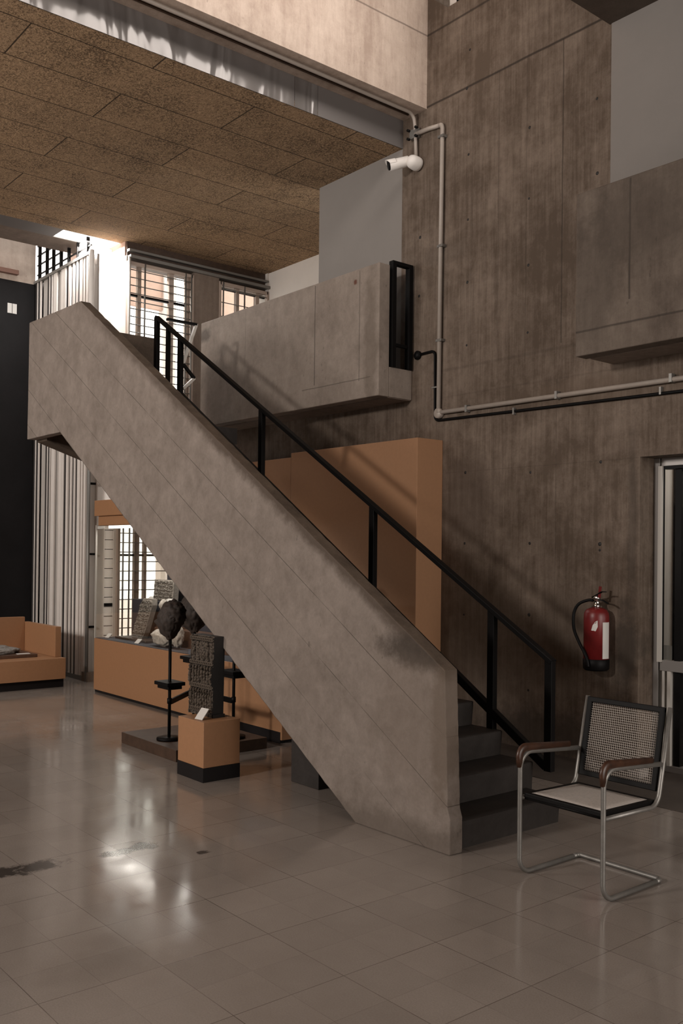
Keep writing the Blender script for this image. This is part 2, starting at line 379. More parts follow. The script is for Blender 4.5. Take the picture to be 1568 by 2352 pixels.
# ------------------------------------------------------------------ mesh helpers
class MB:
    def __init__(s): s.v = []; s.f = []; s.mi = []; s.sm = []; s.uv = None
    def add(s, vs, fs, mi=0, sm=False):
        o = len(s.v); s.v += [tuple(v) for v in vs]
        for f in fs: s.f.append([i+o for i in f]); s.mi.append(mi); s.sm.append(sm)
        return s
    def box(s, x0, x1, y0, y1, z0, z1, mi=0):
        x0, x1 = sorted((x0, x1)); y0, y1 = sorted((y0, y1)); z0, z1 = sorted((z0, z1))
        v = [(x0, y0, z0), (x1, y0, z0), (x1, y1, z0), (x0, y1, z0), (x0, y0, z1), (x1, y0, z1), (x1, y1, z1), (x0, y1, z1)]
        return s.add(v, [(0, 3, 2, 1), (4, 5, 6, 7), (0, 1, 5, 4), (1, 2, 6, 5), (2, 3, 7, 6), (3, 0, 4, 7)], mi)
    def prism(s, poly, ax, a, b, mi=0, cap=None):
        # poly in the two other axes, extruded along ax
        def P(u, w_, t): return {'x': (t, u, w_), 'y': (u, t, w_), 'z': (u, w_, t)}[ax]
        n = len(poly)
        area_ = sum(poly[i][0]*poly[(i+1) % n][1]-poly[(i+1) % n][0]*poly[i][1] for i in range(n))
        flip = (area_ > 0) == (ax == 'y')
        if flip: poly = poly[::-1]
        v = [P(u, w_, a) for u, w_ in poly]+[P(u, w_, b) for u, w_ in poly]
        s.add(v, [tuple(range(n))[::-1], tuple(range(n, 2*n))]+[(i, (i+1) % n, (i+1) % n+n, i+n) for i in range(n)], mi)
        return s
    def bar(s, p, q, wd, ht, up=(0, 0, 1), mi=0):
        p, q = Vector(p), Vector(q); d = (q-p).normalized()
        side = d.cross(Vector(up))
        if side.length < 1e-4: side = d.cross(Vector((1, 0, 0)))
        side.normalize(); u2 = side.cross(d).normalized()
        v = [b+side*wd/2*a+u2*ht/2*c for b in (p, q) for a, c in ((-1, -1), (1, -1), (1, 1), (-1, 1))]
        return s.add(v, [(0, 1, 2, 3), (7, 6, 5, 4), (0, 4, 5, 1), (1, 5, 6, 2), (2, 6, 7, 3), (3, 7, 4, 0)], mi)
    def tube(s, pts, r, n=12, mi=0, closed=False, flat=None):
        pts = [Vector(p) for p in pts]; rs = r if isinstance(r, (list, tuple)) else [r]*len(pts)
        N = len(pts); rings = []
        t0 = (pts[1]-pts[0]).normalized()
        ref = Vector((0, 0, 1)) if abs(t0.z) < 0.9 else Vector((1, 0, 0))
        a = t0.cross(ref).normalized()
        for i in range(N):
            if closed: t = (pts[(i+1) % N]-pts[i-1]).normalized()
            else: t = (pts[min(i+1, N-1)]-pts[max(i-1, 0)]).normalized()
            a = (a-t*a.dot(t)).normalized(); b = t.cross(a)
            sa, sb = flat if flat else (1, 1)
            rings.append([pts[i]+rs[i]*(sa*math.cos(2*math.pi*j/n)*a+sb*math.sin(2*math.pi*j/n)*b) for j in range(n)])
        v = [p for rg in rings for p in rg]
        f = []
        for i in range(N if closed else N-1):
            k = (i+1) % N
            for j in range(n): f.append((i*n+j, i*n+(j+1) % n, k*n+(j+1) % n, k*n+j))
        if not closed: f += [tuple(range(n))[::-1], tuple(range((N-1)*n, N*n))]
        return s.add(v, f, mi, True)
    def lathe(s, prof, c, n=28, mi=0, axis=(0, 0, 1)):
        ax = Vector(axis).normalized()
        a = ax.cross(Vector((0, 0, 1)) if abs(ax.z) < 0.9 else Vector((1, 0, 0))).normalized(); b = ax.cross(a)
        c = Vector(c)
        v = [c+ax*h+r*(math.cos(2*math.pi*j/n)*a+math.sin(2*math.pi*j/n)*b) for r, h in prof for j in range(n)]
        f = [(i*n+j, i*n+(j+1) % n, (i+1)*n+(j+1) % n, (i+1)*n+j) for i in range(len(prof)-1) for j in range(n)]
        f += [tuple(range(n))[::-1], tuple(range((len(prof)-1)*n, len(prof)*n))]
        return s.add(v, f, mi, True)
    def blob(s, c, rad, amp=0.15, freq=3.0, sub=4, seed=0, mi=0, shape=None):
        bm = bmesh.new(); bmesh.ops.create_icosphere(bm, subdivisions=sub, radius=1.0)
        vs = []
        for v in bm.verts:
            d = v.co.copy()
            k = 1+amp*noise.noise(d*freq+Vector((seed*3.1, seed, seed*7.7)))+amp*0.5*noise.noise(d*freq*2.7+Vector((seed, 5, 1)))
            q = Vector((d.x*rad[0], d.y*rad[1], d.z*rad[2]))*k
            if shape: q = shape(d, q)
            vs.append(Vector(c)+q)
        fs = [[v.index for v in f.verts] for f in bm.faces]
        bm.free()
        return s.add(vs, fs, mi, True)
    def build(s, name, mats, parent=None, origin=None, bevel=0.0, kind=None):
        if not isinstance(mats, (list, tuple)): mats = [mats]
        if parent is not None: og = parent['_w']
        elif origin is not None: og = origin
        else:
            xs, ys, zs = zip(*s.v); og = ((min(xs)+max(xs))/2, (min(ys)+max(ys))/2, min(zs))
        og = Vector(og)
        me = bpy.data.meshes.new(name)
        me.from_pydata([tuple(Vector(v)-og) for v in s.v], [], s.f)
        for m_ in mats: me.materials.append(m_)
        for p, mi, sm in zip(me.polygons, s.mi, s.sm): p.material_index = mi; p.use_smooth = sm
        bm = bmesh.new(); bm.from_mesh(me)
        bmesh.ops.recalc_face_normals(bm, faces=bm.faces); bm.to_mesh(me); bm.free()
        me.update()
        o = bpy.data.objects.new(name, me); COL.objects.link(o)
        if parent is not None: o.parent = parent
        else: o.location = og
        o['_w'] = tuple(og)
        if bevel:
            b = o.modifiers.new('bevel', 'BEVEL'); b.width = bevel; b.segments = 2; b.limit_method = 'ANGLE'; b.angle_limit = math.radians(40)
        if kind: o['kind'] = kind
        return o

def thing(name, loc, label, cat, group=None):
    o = bpy.data.objects.new(name, None); COL.objects.link(o)
    o.location = loc; o['_w'] = tuple(loc); o.empty_display_size = 0.1
    return tag(o, label, cat, group)
def tag(o, label, cat, group=None):
    o['label'] = label; o['category'] = cat
    if group: o['group'] = group
    return o
def B(*a, **k): return MB().box(*a, **k)

def fillet(pts, r, n=7):
    pts = [Vector(p) for p in pts]; out = [pts[0]]
    for i in range(1, len(pts)-1):
        a = (pts[i-1]-pts[i]); b = (pts[i+1]-pts[i])
        ang = a.angle(b); d = min(r/math.tan(ang/2), a.length*0.49, b.length*0.49); rr = d*math.tan(ang/2)
        a.normalize(); b.normalize()
        cen = pts[i]+(a+b).normalized()*(rr/math.sin(ang/2))
        p0, p1 = pts[i]+a*d-cen, pts[i]+b*d-cen
        tot = p0.angle(p1); axs = p0.cross(p1).normalized()
        for k in range(n+1):
            out.append(cen+Matrix.Rotation(tot*k/n, 3, axs) @ p0)
    out.append(pts[-1])
    return out

# ------------------------------------------------------------------ the setting
XG, YW, ZC = -11.37, 6.5, 5.80
B(-13.6, 5.0, -8.0, 12.0, -0.2, 0.0).build('floor', M['floor'], origin=(0, 0, 0), kind='structure')
B(-6.9, -4.2, 5.72, YW, 0.0, 0.004).box(-4.2, 4.9, 5.72, 6.72, 0.0, 0.004).build('trim_1', M['floor_strip'], kind='structure')  # strip of floor along the right wall in a darker colour
# suspended wood-wool ceiling
B(-11.55, -6.95, -7.9, 7.95, ZC, ZC+0.06).build('ceiling', M['ceiling'], kind='structure')

# concrete wall on the right: polygon with door opening and the slanted clerestory notch on top
mb = MB()
T = 0.30
DX0, DX1, DZ = -4.19, -2.2, 2.475
mb.box(-11.4, DX0, YW, YW+T, 0, 3.3)
mb.box(DX0, DX1, YW, YW+T, DZ, 3.3)
mb.box(DX1, 5.0, YW, YW+T, 0, 3.3)
mb.box(-6.95, 5.0, YW, YW+T, 3.3, 6.80)
mb.prism([(-6.95, 6.80), (5.0, 6.80), (5.0, 6.975), (-6.34, 6.975), (-6.60, 7.20), (-6.60, 7.6), (-6.95, 7.6)], 'y', YW, YW+T)
holes = [(-6.045, z) for z in (5.455, 4.84, 4.25, 3.657, 2.46, 1.796, 1.128)]+[(-5.32, z) for z in (5.461, 4.833, 4.245, 3.651)] + \
        [(-5.275, z) for z in (2.417, 1.796, 1.17, 0.513)]+[(-4.62, 5.46), (-4.61, 4.84), (-6.685, 4.834), (-6.69, 4.251), (-4.552, 2.46), (-4.553, 1.79), (-4.553, 1.74), (-6.074, 6.09), (-6.04, 6.443)]
for hx, hz in holes:
    r = random.uniform(0.011, 0.017)
    mb.lathe([(r, 0), (r*0.7, 0.0015)], (hx, YW, hz), 9, 1, (0, -1, 0))
mb.build('wall_right', [M['wall'], M['black_stone']], kind='structure')

# white painted bays of the right wall
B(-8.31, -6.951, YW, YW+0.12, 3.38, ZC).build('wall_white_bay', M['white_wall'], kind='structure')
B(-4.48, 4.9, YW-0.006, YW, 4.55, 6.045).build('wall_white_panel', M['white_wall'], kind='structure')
B(XG, -8.31, 7.95, 8.07, 3.3, ZC+0.06).build('wall_white_return', M['white_wall_far'], kind='structure')
# roof slab, closing walls
B(-11.6, 5.0, -8.0, 12.0, 7.6, 7.75).build('ceiling_roof', M['pale_concrete'], kind='structure')
B(4.9, 5.0, -8.0, 6.5, 0, 7.6).build('wall_near', M['pale_concrete'], kind='structure')
B(-13.6, 5.0, -8.1, -8.0, 0, 7.6).build('wall_entrance', M['pale_concrete'], kind='structure')
mbw = B(-13.5, -13.3, -8.0, 5.30, 0, 5.52); mbw.build('wall_left', M['black_wall'], kind='structure')
B(-13.5, -13.3, -8.0, 5.20, 5.52, 7.6).build('wall_left_upper', M['pale_concrete'], kind='structure')
B(-13.3, -13.22, 3.2, 4.93, 5.60, 5.66).build('trim_2', M['rust'], kind='structure')
# right hand soffit above the white panel
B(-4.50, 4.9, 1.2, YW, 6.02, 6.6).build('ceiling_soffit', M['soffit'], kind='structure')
# main concrete beam and the glossy grey fascia hanging behind it
B(-6.95, -6.61, -8.0, YW, 6.085, 7.6).build('beam', M['beam'], kind='structure')
mb = MB()
y0 = -7.9
while y0 < 5.4:
    mb.box(-6.955, -6.945, y0, min(y0+2.6, 5.395), ZC, 6.085, 0); y0 += 2.606
mb.build('fascia_panel', [M['fascia']], kind='structure')
B(-6.955, -6.945, 5.40, YW, ZC, 6.085).build('fascia_panel_matte', [M['fascia_matte']], kind='structure')
# far strip: grey sheet, lit skylight pane, beam
B(-11.92, -11.55, -7.9, 4.88, 5.80, 5.83).build('trim_3', M['fascia_matte'], kind='structure')
B(-12.42, -11.92, -8.0, 8.2, 5.80, 6.3).build('beam_far', M['column'], kind='structure')
B(-11.92, -11.55, 6.15, 8.2, 5.80, 5.83).build('trim_4', M['fascia_matte'], kind='structure')
sk = thing('skylight', (-11.73, 5.5, 5.82), 'glowing white roof light strip at far edge of the brown ceiling', 'skylight')
B(-11.915, -11.555, 4.885, 6.145, 5.815, 5.83).build('glass_pane', M['skylight'], sk)
mb = B(-11.92, -11.90, 4.88, 6.15, 5.80, 5.815).box(-11.57, -11.55, 4.88, 6.15, 5.80, 5.815)
mb.build('frame', M['pale_metal'], sk)

# floor of the mezzanine behind the balcony parapets
B(-11.3, -6.80, 6.19, 8.0, 3.22, 3.38).build('mezzanine_slab', M['column'], kind='structure')
B(-4.44, 4.9, 6.19, YW, 3.24, 3.40).build('mezzanine_slab_right', M['column'], kind='structure')
# room behind the door
B(-5.5, 5.0, 10.0, 10.1, 0, 3.3).build('wall_back_room', M['dark_room'], kind='structure')
B(-5.6, -5.5, 6.8, 10.1, 0, 3.3).build('wall_back_room_side', M['dark_room'], kind='structure')
B(-5.5, 5.0, 6.8, 10.1, 3.3, 3.4).build('ceiling_back_room', M['dark_room'], kind='structure')

# clerestory bars in the notch above the wall
ck = thing('window_4', (-6.3, YW+0.2, 6.97), 'small bright clerestory corner above the concrete wall top', 'window')
ck['kind'] = 'structure'
for bx in (-6.505, -6.30):
    B(bx-0.012, bx+0.012, YW+0.31, YW+0.33, 6.9, 7.6).build('glazing_bar', M['black'], ck)

# ------------------------------------------------------------------ staircase
SL = 0.62
YF, YI, YE = 3.85, 3.955, 4.95
stair = thing('staircase', (-6.5, 4.4, 0), 'straight raw concrete staircase with solid side wall and dark steps crossing the hall', 'staircase')
def jit(p, q, n, a, seed):
    out = []
    for i in range(n):
        t = i/n; x = p[0]+(q[0]-p[0])*t; z = p[1]+(q[1]-p[1])*t
        k = 0 if i == 0 else a*noise.noise(Vector((i*0.73, seed, 0)))
        d = Vector((q[0]-p[0], q[1]-p[1])).normalized()
        out.append((x-d.y*k, z+d.x*k))
    return out
poly = jit((-3.672, 0.0), (-4.487, 0.0), 3, 0, 1)+jit((-4.487, 0.0), (-9.15, 2.885), 90, 0.009, 2)+jit((-9.15, 2.885), (-10.02, 2.885), 6, 0.006, 3) + \
    jit((-10.02, 2.885), (-10.0, 4.15), 6, 0.006, 4)+jit((-10.0, 4.15), (-8.69, 4.125), 14, 0.007, 5)+jit((-8.69, 4.125), (-3.724, 1.036), 90, 0.006, 6) + \
    jit((-3.724, 1.036), (-3.69, 0.25), 22, 0.004, 7)+jit((-3.69, 0.25), (-3.672, 0.2), 2, 0, 8)+jit((-3.672, 0.2), (-3.672, 0.0), 4, 0.006, 9)
mb = MB().prism(poly, 'y', YF, YI)
for i, f in enumerate(mb.f):       # the sloped capping is worn dark
    if len(f) == 4:
        zs = [mb.v[j] for j in f]
        cx = sum(v[0] for v in zs)/4; cz = sum(v[2] for v in zs)/4
        if abs(cz-(1.036+SL*(-3.724-cx))) < 0.03 and cx < -3.73: mb.mi[i] = 1
sw = mb.build('side_wall', [M['stair'], M['stair_top']], stair, bevel=0.006)
NST = 19; R_, G_ = 0.165, 0.266
for k in range(NST-1):
    x0 = -3.72-G_*k
    zt = R_*(k+1)
    zb = max(0.0, zt-R_-0.20)
    xb = x0-G_-0.012
    prof = [(x0, zt-R_ if k else 0), (x0+0.012, zt-0.03), (x0+0.012, zt-0.005), (x0+0.004, zt), (xb, zt), (xb, zb), (x0-G_*0.4, zb)]
    if zb == 0: prof = [(x0, 0), (x0+0.012, zt-0.03), (x0+0.012, zt-0.005), (x0+0.004, zt), (xb, zt), (xb, 0)]
    MB().prism(prof, 'y', YI, YE-0.06+0.06*(k > 0)).build('step', M['step'], stair)
XL = -3.72-G_*(NST-1)
B(-9.75, XL, YI, YE, 2.95, R_*NST).box(-9.75, -9.25, YE, 6.05, 2.95, R_*NST).build('landing', M['step'], stair)
mb = MB().prism([(3.955, 2.86), (5.27, 2.43), (5.27, 4.15), (3.955, 4.15)], 'x', -10.0, -9.74)
mb.build('end_wall', M['stair_top'], stair, bevel=0.006)

rail = thing('stair_railing', (-6.5, YE, 0), 'black flat-bar handrail with upright posts along the concrete stairs', 'railing')
zr = lambda x: 1.035+0.604*(-3.84-x)
RY = YE
MB().bar((-3.815, RY, zr(-3.815)-0.02), (-9.19, RY, zr(-9.19)-0.02), 0.055, 0.034).build('top_rail', M['black'], rail, bevel=0.004)
zb_ = lambda x: 0.325+0.628*(-3.87-x)
MB().bar((-3.86, RY, zb_(-3.86)), (-8.7, RY, zb_(-8.7)), 0.045, 0.058).build('bottom_rail', M['black'], rail, bevel=0.004)
for px_, zb0, wd in ((-3.84, 0.29, 0.058), (-4.335, 0.33, 0.058), (-5.59, 1.32, 0.058), (-7.155, 2.3, 0.058), (-8.665, 3.1, 0.062), (-8.93, 3.1, 0.035), (-9.18, 3.1, 0.06)):
    B(px_-wd/2, px_+wd/2, RY-0.022, RY+0.022, zb0, zr(px_)-0.015).build('post', M['black'], rail, bevel=0.003)
MB().prism([(4.972, 4.18), (5.336, 4.18), (5.336, 4.205), (4.972, 4.205)], 'x', -9.02, -8.98).build('landing_rail', M['black'], rail)
z3 = [(5.336, 4.20), (5.173, 3.736), (5.317, 3.597), (5.177, 3.465)]
for (a, b), mm in zip(zip(z3, z3[1:]), ('pale_metal', 'black', 'pale_metal')):
    MB().bar((-9.0, a[0], a[1]), (-9.0, b[0], b[1]), 0.03, 0.03, (1, 0, 0)).build('bent_bar', M[mm], rail)

# ------------------------------------------------------------------ balconies
bal = thing('balcony', (-8.4, 6.1, 3.22), 'concrete balcony parapet behind the stair handrail, with slot at its right end', 'balcony')
B(-10.09, -6.78, 6.05, 6.19, 3.225, 4.52).build('parapet', M['balcony'], bal, bevel=0.008)
B(-6.93, -6.78, 6.19, YW-0.002, 3.225, 3.52).build('slot_sill', M['balcony'], bal, bevel=0.006)
br = thing('slot_railing', (-6.79, 6.34, 3.52), 'narrow black metal frame railing closing the slot beside the balcony', 'railing')
for py in (6.232, 6.455):
    B(-6.815, -6.755, py-0.025, py+0.025, 3.52, 4.53).build('post', M['black'], br, bevel=0.002)
B(-6.815, -6.755, 6.208, 6.48, 4.53, 4.565).build('top_rail', M['black'], br, bevel=0.002)
B(-6.80, -6.77, 6.257, 6.43, 3.73, 3.76).build('cross_bar', M['black'], br)
bal2 = thing('balcony', (-1.5, 6.1, 3.24), 'shadowed concrete balcony parapet under the white wall panel at right edge', 'balcony')
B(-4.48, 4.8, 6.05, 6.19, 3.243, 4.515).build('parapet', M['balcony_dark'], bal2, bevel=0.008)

# ------------------------------------------------------------------ glazed far wall
def window_unit(name, y0, y1, z0, z1, bars_y, mull_y, step, label, trans=()):
    t = thing(name, (XG, (y0+y1)/2, z0), label, 'window'); t['kind'] = 'structure'
    mb = MB()
    for yy in (y0, y1): mb.box(XG-0.03, XG+0.03, yy-0.018, yy+0.018, z0, z1)
    mb.box(XG-0.03, XG+0.03, y0, y1, z1-0.04, z1).box(XG-0.03, XG+0.03, y0, y1, z0, z0+0.04)
    for a, b in mull_y: mb.box(XG-0.10, XG-0.04, a, b, z0, z1)
    for zz in trans: mb.box(XG-0.09, XG-0.05, y0, y1, zz-0.014, zz+0.014, 1)
    mb.build('frame', [M['mullion'], M['black']], t)
    g = MB()
    zz = z0+0.05
    while zz < z1-0.03:
        g.tube([(XG+0.02, y0, zz), (XG+0.02, y1, zz)], 0.007, 6); zz += step
    for by in bars_y: g.tube([(XG+0.025, by, z0), (XG+0.025, by, z1)], 0.012, 8)
    g.build('security_grille', M['grey_metal'], t)
    B(XG-0.075, XG-0.069, y0, y1, z0, z1).build('glass_pane', M['glass'], t)
    return t
window_unit('window_1', 5.70, 6.66, 3.20, 5.52, (5.93, 6.55, 6.64), ((5.86, 5.91), (6.33, 6.40), (6.60, 6.66)), 0.103, 'tall barred window at the top of the stairs', (5.10,))
window_unit('window_2', 7.11, 7.93, 3.38, 5.52, (7.16, 7.52), ((7.12, 7.16), (7.42, 7.47), (7.76, 7.82)), 0.20, 'small barred window beyond the concrete column', (5.45,))
window_unit('window_3', 5.60, 6.48, 0.12, 3.18, (5.66, 5.75), ((5.86, 5.93), (6.0, 6.04)), 0.125, 'barred ground floor window behind the display case', (2.55, 1.63))
# ladder strip and translucent white bays
for nm, a, b, z0, z1, trs in (('window_5', 5.19, 5.285, 0.12, 5.40, (0.70, 1.64, 2.55)), ('window_6', 5.43, 5.545, 0.12, 3.18, ())):
    t = thing(nm, (XG, (a+b)/2, z0), 'narrow white translucent window strip beside the round pipe' if nm == 'window_5' else 'narrow laddered white strip seen through the display case', 'window'); t['kind'] = 'structure'
    B(XG-0.06, XG-0.04, a, b, z0, z1).build('pane', M['frosted'], t)
    mb = MB()
    for zz in trs: mb.box(XG-0.04, XG-0.01, a, b, zz-0.014, zz+0.014)
    if not trs:
        for q in range(24): mb.box(XG-0.04, XG-0.03, a, b, 0.2+q*0.125, 0.208+q*0.125)
        mb.box(XG-0.04, XG-0.03, a, b, 2.26, 2.30).box(XG-0.04, XG-0.03, a, b, 0.96, 1.0)
    mb.build('transom', M['black'], t)
B(XG-0.16, XG-0.06, 5.285, 5.43, 0.12, 3.18).box(XG-0.16, XG-0.02, 5.55, 5.60, 0.12, 3.18).build('wall_mullion', M['white_paint'], kind='structure')
B(-11.95, -11.83, 5.24, 5.80, 3.18, 5.78).box(-11.83, -11.40, 5.68, 5.74, 3.18, 5.60).build('column_white', M['white_paint'], kind='structure')
B(XG-0.25, XG+0.02, 6.68, 7.09, 0.0, 5.6).build('column', M['column'], kind='structure')
B(XG-0.12, XG+0.02, 5.17, 6.5, 0.0, 0.12).build('baseboard_far', M['column'], kind='structure')
B(XG-0.12, XG+0.0, 5.2, 8.0, 3.18, 3.21).build('trim_5', M['column'], kind='structure')
B(XG-0.10, XG+0.06, 5.7, 7.95, 5.56, 5.60).box(XG-0.10, XG+0.02, 5.7, 7.95, 5.66, 5.69).box(XG-0.2, XG-0.05, 5.7, 7.95, 5.50, 5.80, 1).build('trim_6', [M['grey_metal'], M['dark_wood']], kind='structure')
B(XG-0.2, XG+0.01, 7.93, 7.97, 3.3, 5.8).build('trim_7', M['white_wall_far'], kind='structure')
# round pipes by the glazing corner
pp = tag(MB().tube([(XG, 5.182, 0), (XG, 5.182, 2.9)], 0.021, 12).build('grey_pipe', M['grey_metal']), 'slim grey round pipe rising from floor beside the slatted screen', 'pipe')
pp = tag(MB().tube([(XG, 5.182, 2.91), (XG, 5.182, 5.50), (XG, 5.182, 5.56)], 0.036, 12).build('white_pipe', M['white_paint']), 'bright white vertical pipe at corner of upper slatted screen', 'pipe')
tag(MB().tube([(XG+0.05, 5.69, 3.2), (XG+0.05, 5.69, 5.57)], 0.017, 10).build('window_pole', M['pale_metal']), 'pale upright pole at left edge of the barred stair window', 'pole')

# slatted vertical screen running from the black wall to the glazing
scr = thing('slatted_screen', (-12.4, 5.2, 0), 'tall pale vertical slatted screen between black wall and glazing', 'screen')
YS = 5.182
B(-13.5, -11.42, YS+0.10, YS+0.13, 0.0, 5.55).build('backing', M['slat_grey'], scr)
sl = [(-13.27, .035, 'g'), (-13.215, .05, 'd'), (-13.165, .03, 'w'), (-13.115, .05, 'd'), (-13.06, .025, 'w'), (-12.96, .15, 'g'), (-12.84, .06, 'g'), (-12.78, .04, 'd'), (-12.735, .025, 'w'),
      (-12.69, .035, 'd'), (-12.65, .02, 'w'), (-12.55, .13, 'w'), (-12.42, .10, 'g'), (-12.30, .12, 'w'), (-12.20, .06, 'w'), (-12.13, .045, 'd'), (-12.06, .07, 'w'), (-11.99, .02, 'g'), (-11.93, .06, 'w'), (-11.87, .015, 'd'), (-11.82, .05, 'w'), (-11.77, .015, 'd'), (-11.69, .10, 'w'), (-11.60, .05, 'w'), (-11.50, .06, 'w')]
for i, (sx, wd, c_) in enumerate(sl):
    wd *= 1.35 if c_ == 'd' else 0.88
    dp = {'w': 0.0, 'g': 0.03, 'd': 0.0}[c_]+0.006*(i % 2)
    B(sx-wd/2, sx+wd/2, YS+dp, YS+dp+0.022, 0.06, 5.52).build('slat', M[{'w': 'slat_white', 'g': 'slat_grey', 'd': 'slat_dark'}[c_]], scr)
B(-13.3, -11.415, YS-0.01, YS+0.06, 5.52, 5.56).build('top_rail', M['grey_metal'], scr)
B(-13.3, -11.42, YS+0.0, YS+0.08, 0.0, 0.06).build('bottom_rail', M['grey_metal'], scr)
wt = thing('window_7', (-12.5, YS, 5.56), 'upper barred window strip above the slatted screen', 'window'); wt['kind'] = 'structure'
mb = MB()
for zz in (5.66, 5.80, 5.94, 6.08): mb.box(-13.3, -12.43, YS+0.04, YS+0.06, zz-0.008, zz+0.008)
for xx in (-13.22, -12.95, -12.72, -12.46): mb.box(xx-0.016, xx+0.016, YS+0.03, YS+0.07, 5.56, 6.4)
for xx in (-12.2, -11.9, -11.6): mb.box(xx-0.012, xx+0.012, YS+0.03, YS+0.07, 5.56, 5.795)
mb.box(-12.43, -11.5, YS+0.04, YS+0.06, 5.66, 5.675)
mb.build('grille', M['black'], wt)
B(-13.3, -11.45, YS+0.5, YS+0.52, 5.3, 6.6).build('pale_reveal', M['brick'], wt)
# exterior seen through the windows
B(-16.1, -16.0, 7.6, 8.74, 6.28, 12.0).box(-16.1, -16.0, 9.4, 14.0, 3.0, 12.0).build('wall_exterior_brick', M['brick'], kind='structure')
B(-16.15, -15.95, 8.74, 9.0, 0.0, 12.0).build('wall_exterior_pier', M['pale_plaster'], kind='structure')
B(-30, -13.7, -2, 30, -0.2, -0.05).build('ground_exterior', M['pale_plaster'], kind='structure')
# notice on the black wall
nt = thing('notice', (-13.29, 4.86, 5.0), 'small white double notice pinned high on the black wall', 'notice')
for a in (4.80, 4.87): B(-13.298, -13.292, a, a+0.062, 5.05, 5.19).build('sheet', M['paper'], nt)

# ------------------------------------------------------------------ pipes and camera on the wall
cd = thing('conduit_pipe', (-6.3, 6.47, 3.05), 'white conduit dropping from the beam corner and turning right along the wall', 'conduit')
YC = 6.468
MB().tube(fillet([(-6.40, YC, 5.84), (-6.372, YC, 5.84), (-6.36, YC, 5.80), (-6.375, YC, 3.05)], 0.03), 0.021, 12).build('drop_pipe', M['conduit'], cd)
MB().tube(fillet([(-6.735, YC, 5.868), (-6.55, YC, 5.86), (-6.40, YC, 5.84)], 0.03), 0.021, 12).build('cross_pipe', M['conduit'], cd)
MB().tube([(-6.375, YC, 3.055), (-3.0, YC, 3.035), (3.0, YC, 3.03)], 0.021, 12).build('wall_pipe', M['conduit'], cd)
MB().lathe([(0.046, 0), (0.05, 0.01), (0.05, 0.04), (0.04, 0.05)], (-6.378, YW-0.002, 3.05), 20, 0, (0, -1, 0)).build('elbow_box', M['conduit'], cd)
for cx_, cz_ in ((-6.365, 4.66), (-6.37, 3.75), (-6.37, 5.72)):
    B(cx_-0.03, cx_+0.045, YC-0.024, YW-0.002, cz_-0.012, cz_+0.012).build('clip', M['chrome'], cd)
for cx_ in (-6.0, -4.97, -3.9):
    B(cx_-0.012, cx_+0.012, YC-0.024, YW-0.002, 3.02, 3.085).build('clip', M['chrome'], cd)
bc = thing('beam_conduit', (-6.75, 3.5, 6.06), 'slim conduit running under the ceiling beam down to the security camera', 'conduit')
MB().tube(fillet([(-6.70, -6.0, 6.06), (-6.725, 6.43, 6.06), (-6.735, YC, 5.90), (-6.72, YC, 5.62)], 0.09), 0.017, 12).build('pipe', M['conduit'], bc)
MB().tube([(-6.78, -6.0, 6.068), (-6.79, 6.42, 6.068)], 0.011, 8).build('cable', M['dark_wood'], bc)
mb = B(-6.80, -6.70, YW-0.05, YW-0.002, 5.83, 5.92)
mb.build('junction_box', M['grey_metal'], bc)
for q in range(4): MB().lathe([(0.013, 0), (0.013, 0.03)], (-6.80+0.11*(q % 2), YW-0.05, 5.83+0.085*(q//2)), 10, 0, (0, -1, 0)).build('gland', M['black'], bc)
bp = thing('black_cable_pipe', (-6.3, 6.48, 2.97), 'thin black pipe stepping down the wall and running under the white conduit', 'pipe')
MB().tube(fillet([(-6.70, YW-0.015, 3.66), (-6.445, YW-0.015, 3.668), (-6.437, YW-0.015, 2.985), (-3.8, YW-0.015, 2.945), (3, YW-0.015, 2.93)], 0.05), 0.013, 10).build('pipe', M['black'], bp)
MB().lathe([(0.045, 0), (0.045, 0.02), (0.025, 0.04)], (-6.69, YW-0.002, 3.66), 16, 0, (0, -1, 0)).build('end_plate', M['black'], bp)
for cx_ in (-5.45, -4.0): B(cx_-0.008, cx_+0.008, YW-0.032, YW-0.002, 2.94, 3.0).build('clip', M['chrome'], bp)
B(-6.47, -6.40, YW-0.032, YW-0.002, 3.30, 3.315).build('clip', M['chrome'], bp)

cc = thing('security_camera', (-6.71, 6.44, 5.57), 'white bullet security camera on ball mount at end of wall', 'security camera')
MB().lathe([(0.03, -0.075), (0.066, -0.06), (0.07, -0.03), (0.066, 0.03), (0.055, 0.055), (0.03, 0.075), (0.005, 0.08)], (-6.705, YW-0.075, 5.565), 24, 0, (0, -1, 0.1)).build('ball_mount', M['white_paint'], cc)
dv = Vector((-0.14, -0.21, -0.07)).normalized()
p0 = Vector((-6.755, 6.405, 5.59))
MB().tube([(-6.71, 6.43, 5.575), p0+dv*0.02], 0.022, 12).build('neck', M['white_paint'], cc)
p1 = p0+dv*0.22
mb_h = MB().lathe([(0.045, 0.0), (0.052, 0.008), (0.052, 0.205), (0.047, 0.205)], p0, 24, 0, dv)
hs = mb_h.build('housing', M['white_paint'], cc)
MB().lathe([(0.047, 0.0), (0.045, 0.012), (0.02, 0.016)], p0+dv*0.2055, 24, 0, dv).build('lens', M['black'], hs)
mb = MB()
a_ = dv.cross(Vector((0, 0, 1))).normalized(); b_ = a_.cross(dv)
ring = []
for k in range(13):
    t = math.pi*k/12
    ring.append((math.cos(t)*a_+math.sin(t)*b_, 0.004+0.03*math.sin(t)))
v = [p0+dv*0.14+r_*0.057 for r_, _ in ring]+[p0+dv*(0.20+e_)+r_*0.057 for r_, e_ in ring]
v += [p0+dv*0.14+r_*0.053 for r_, _ in ring]+[p0+dv*(0.20+e_)+r_*0.053 for r_, e_ in ring]
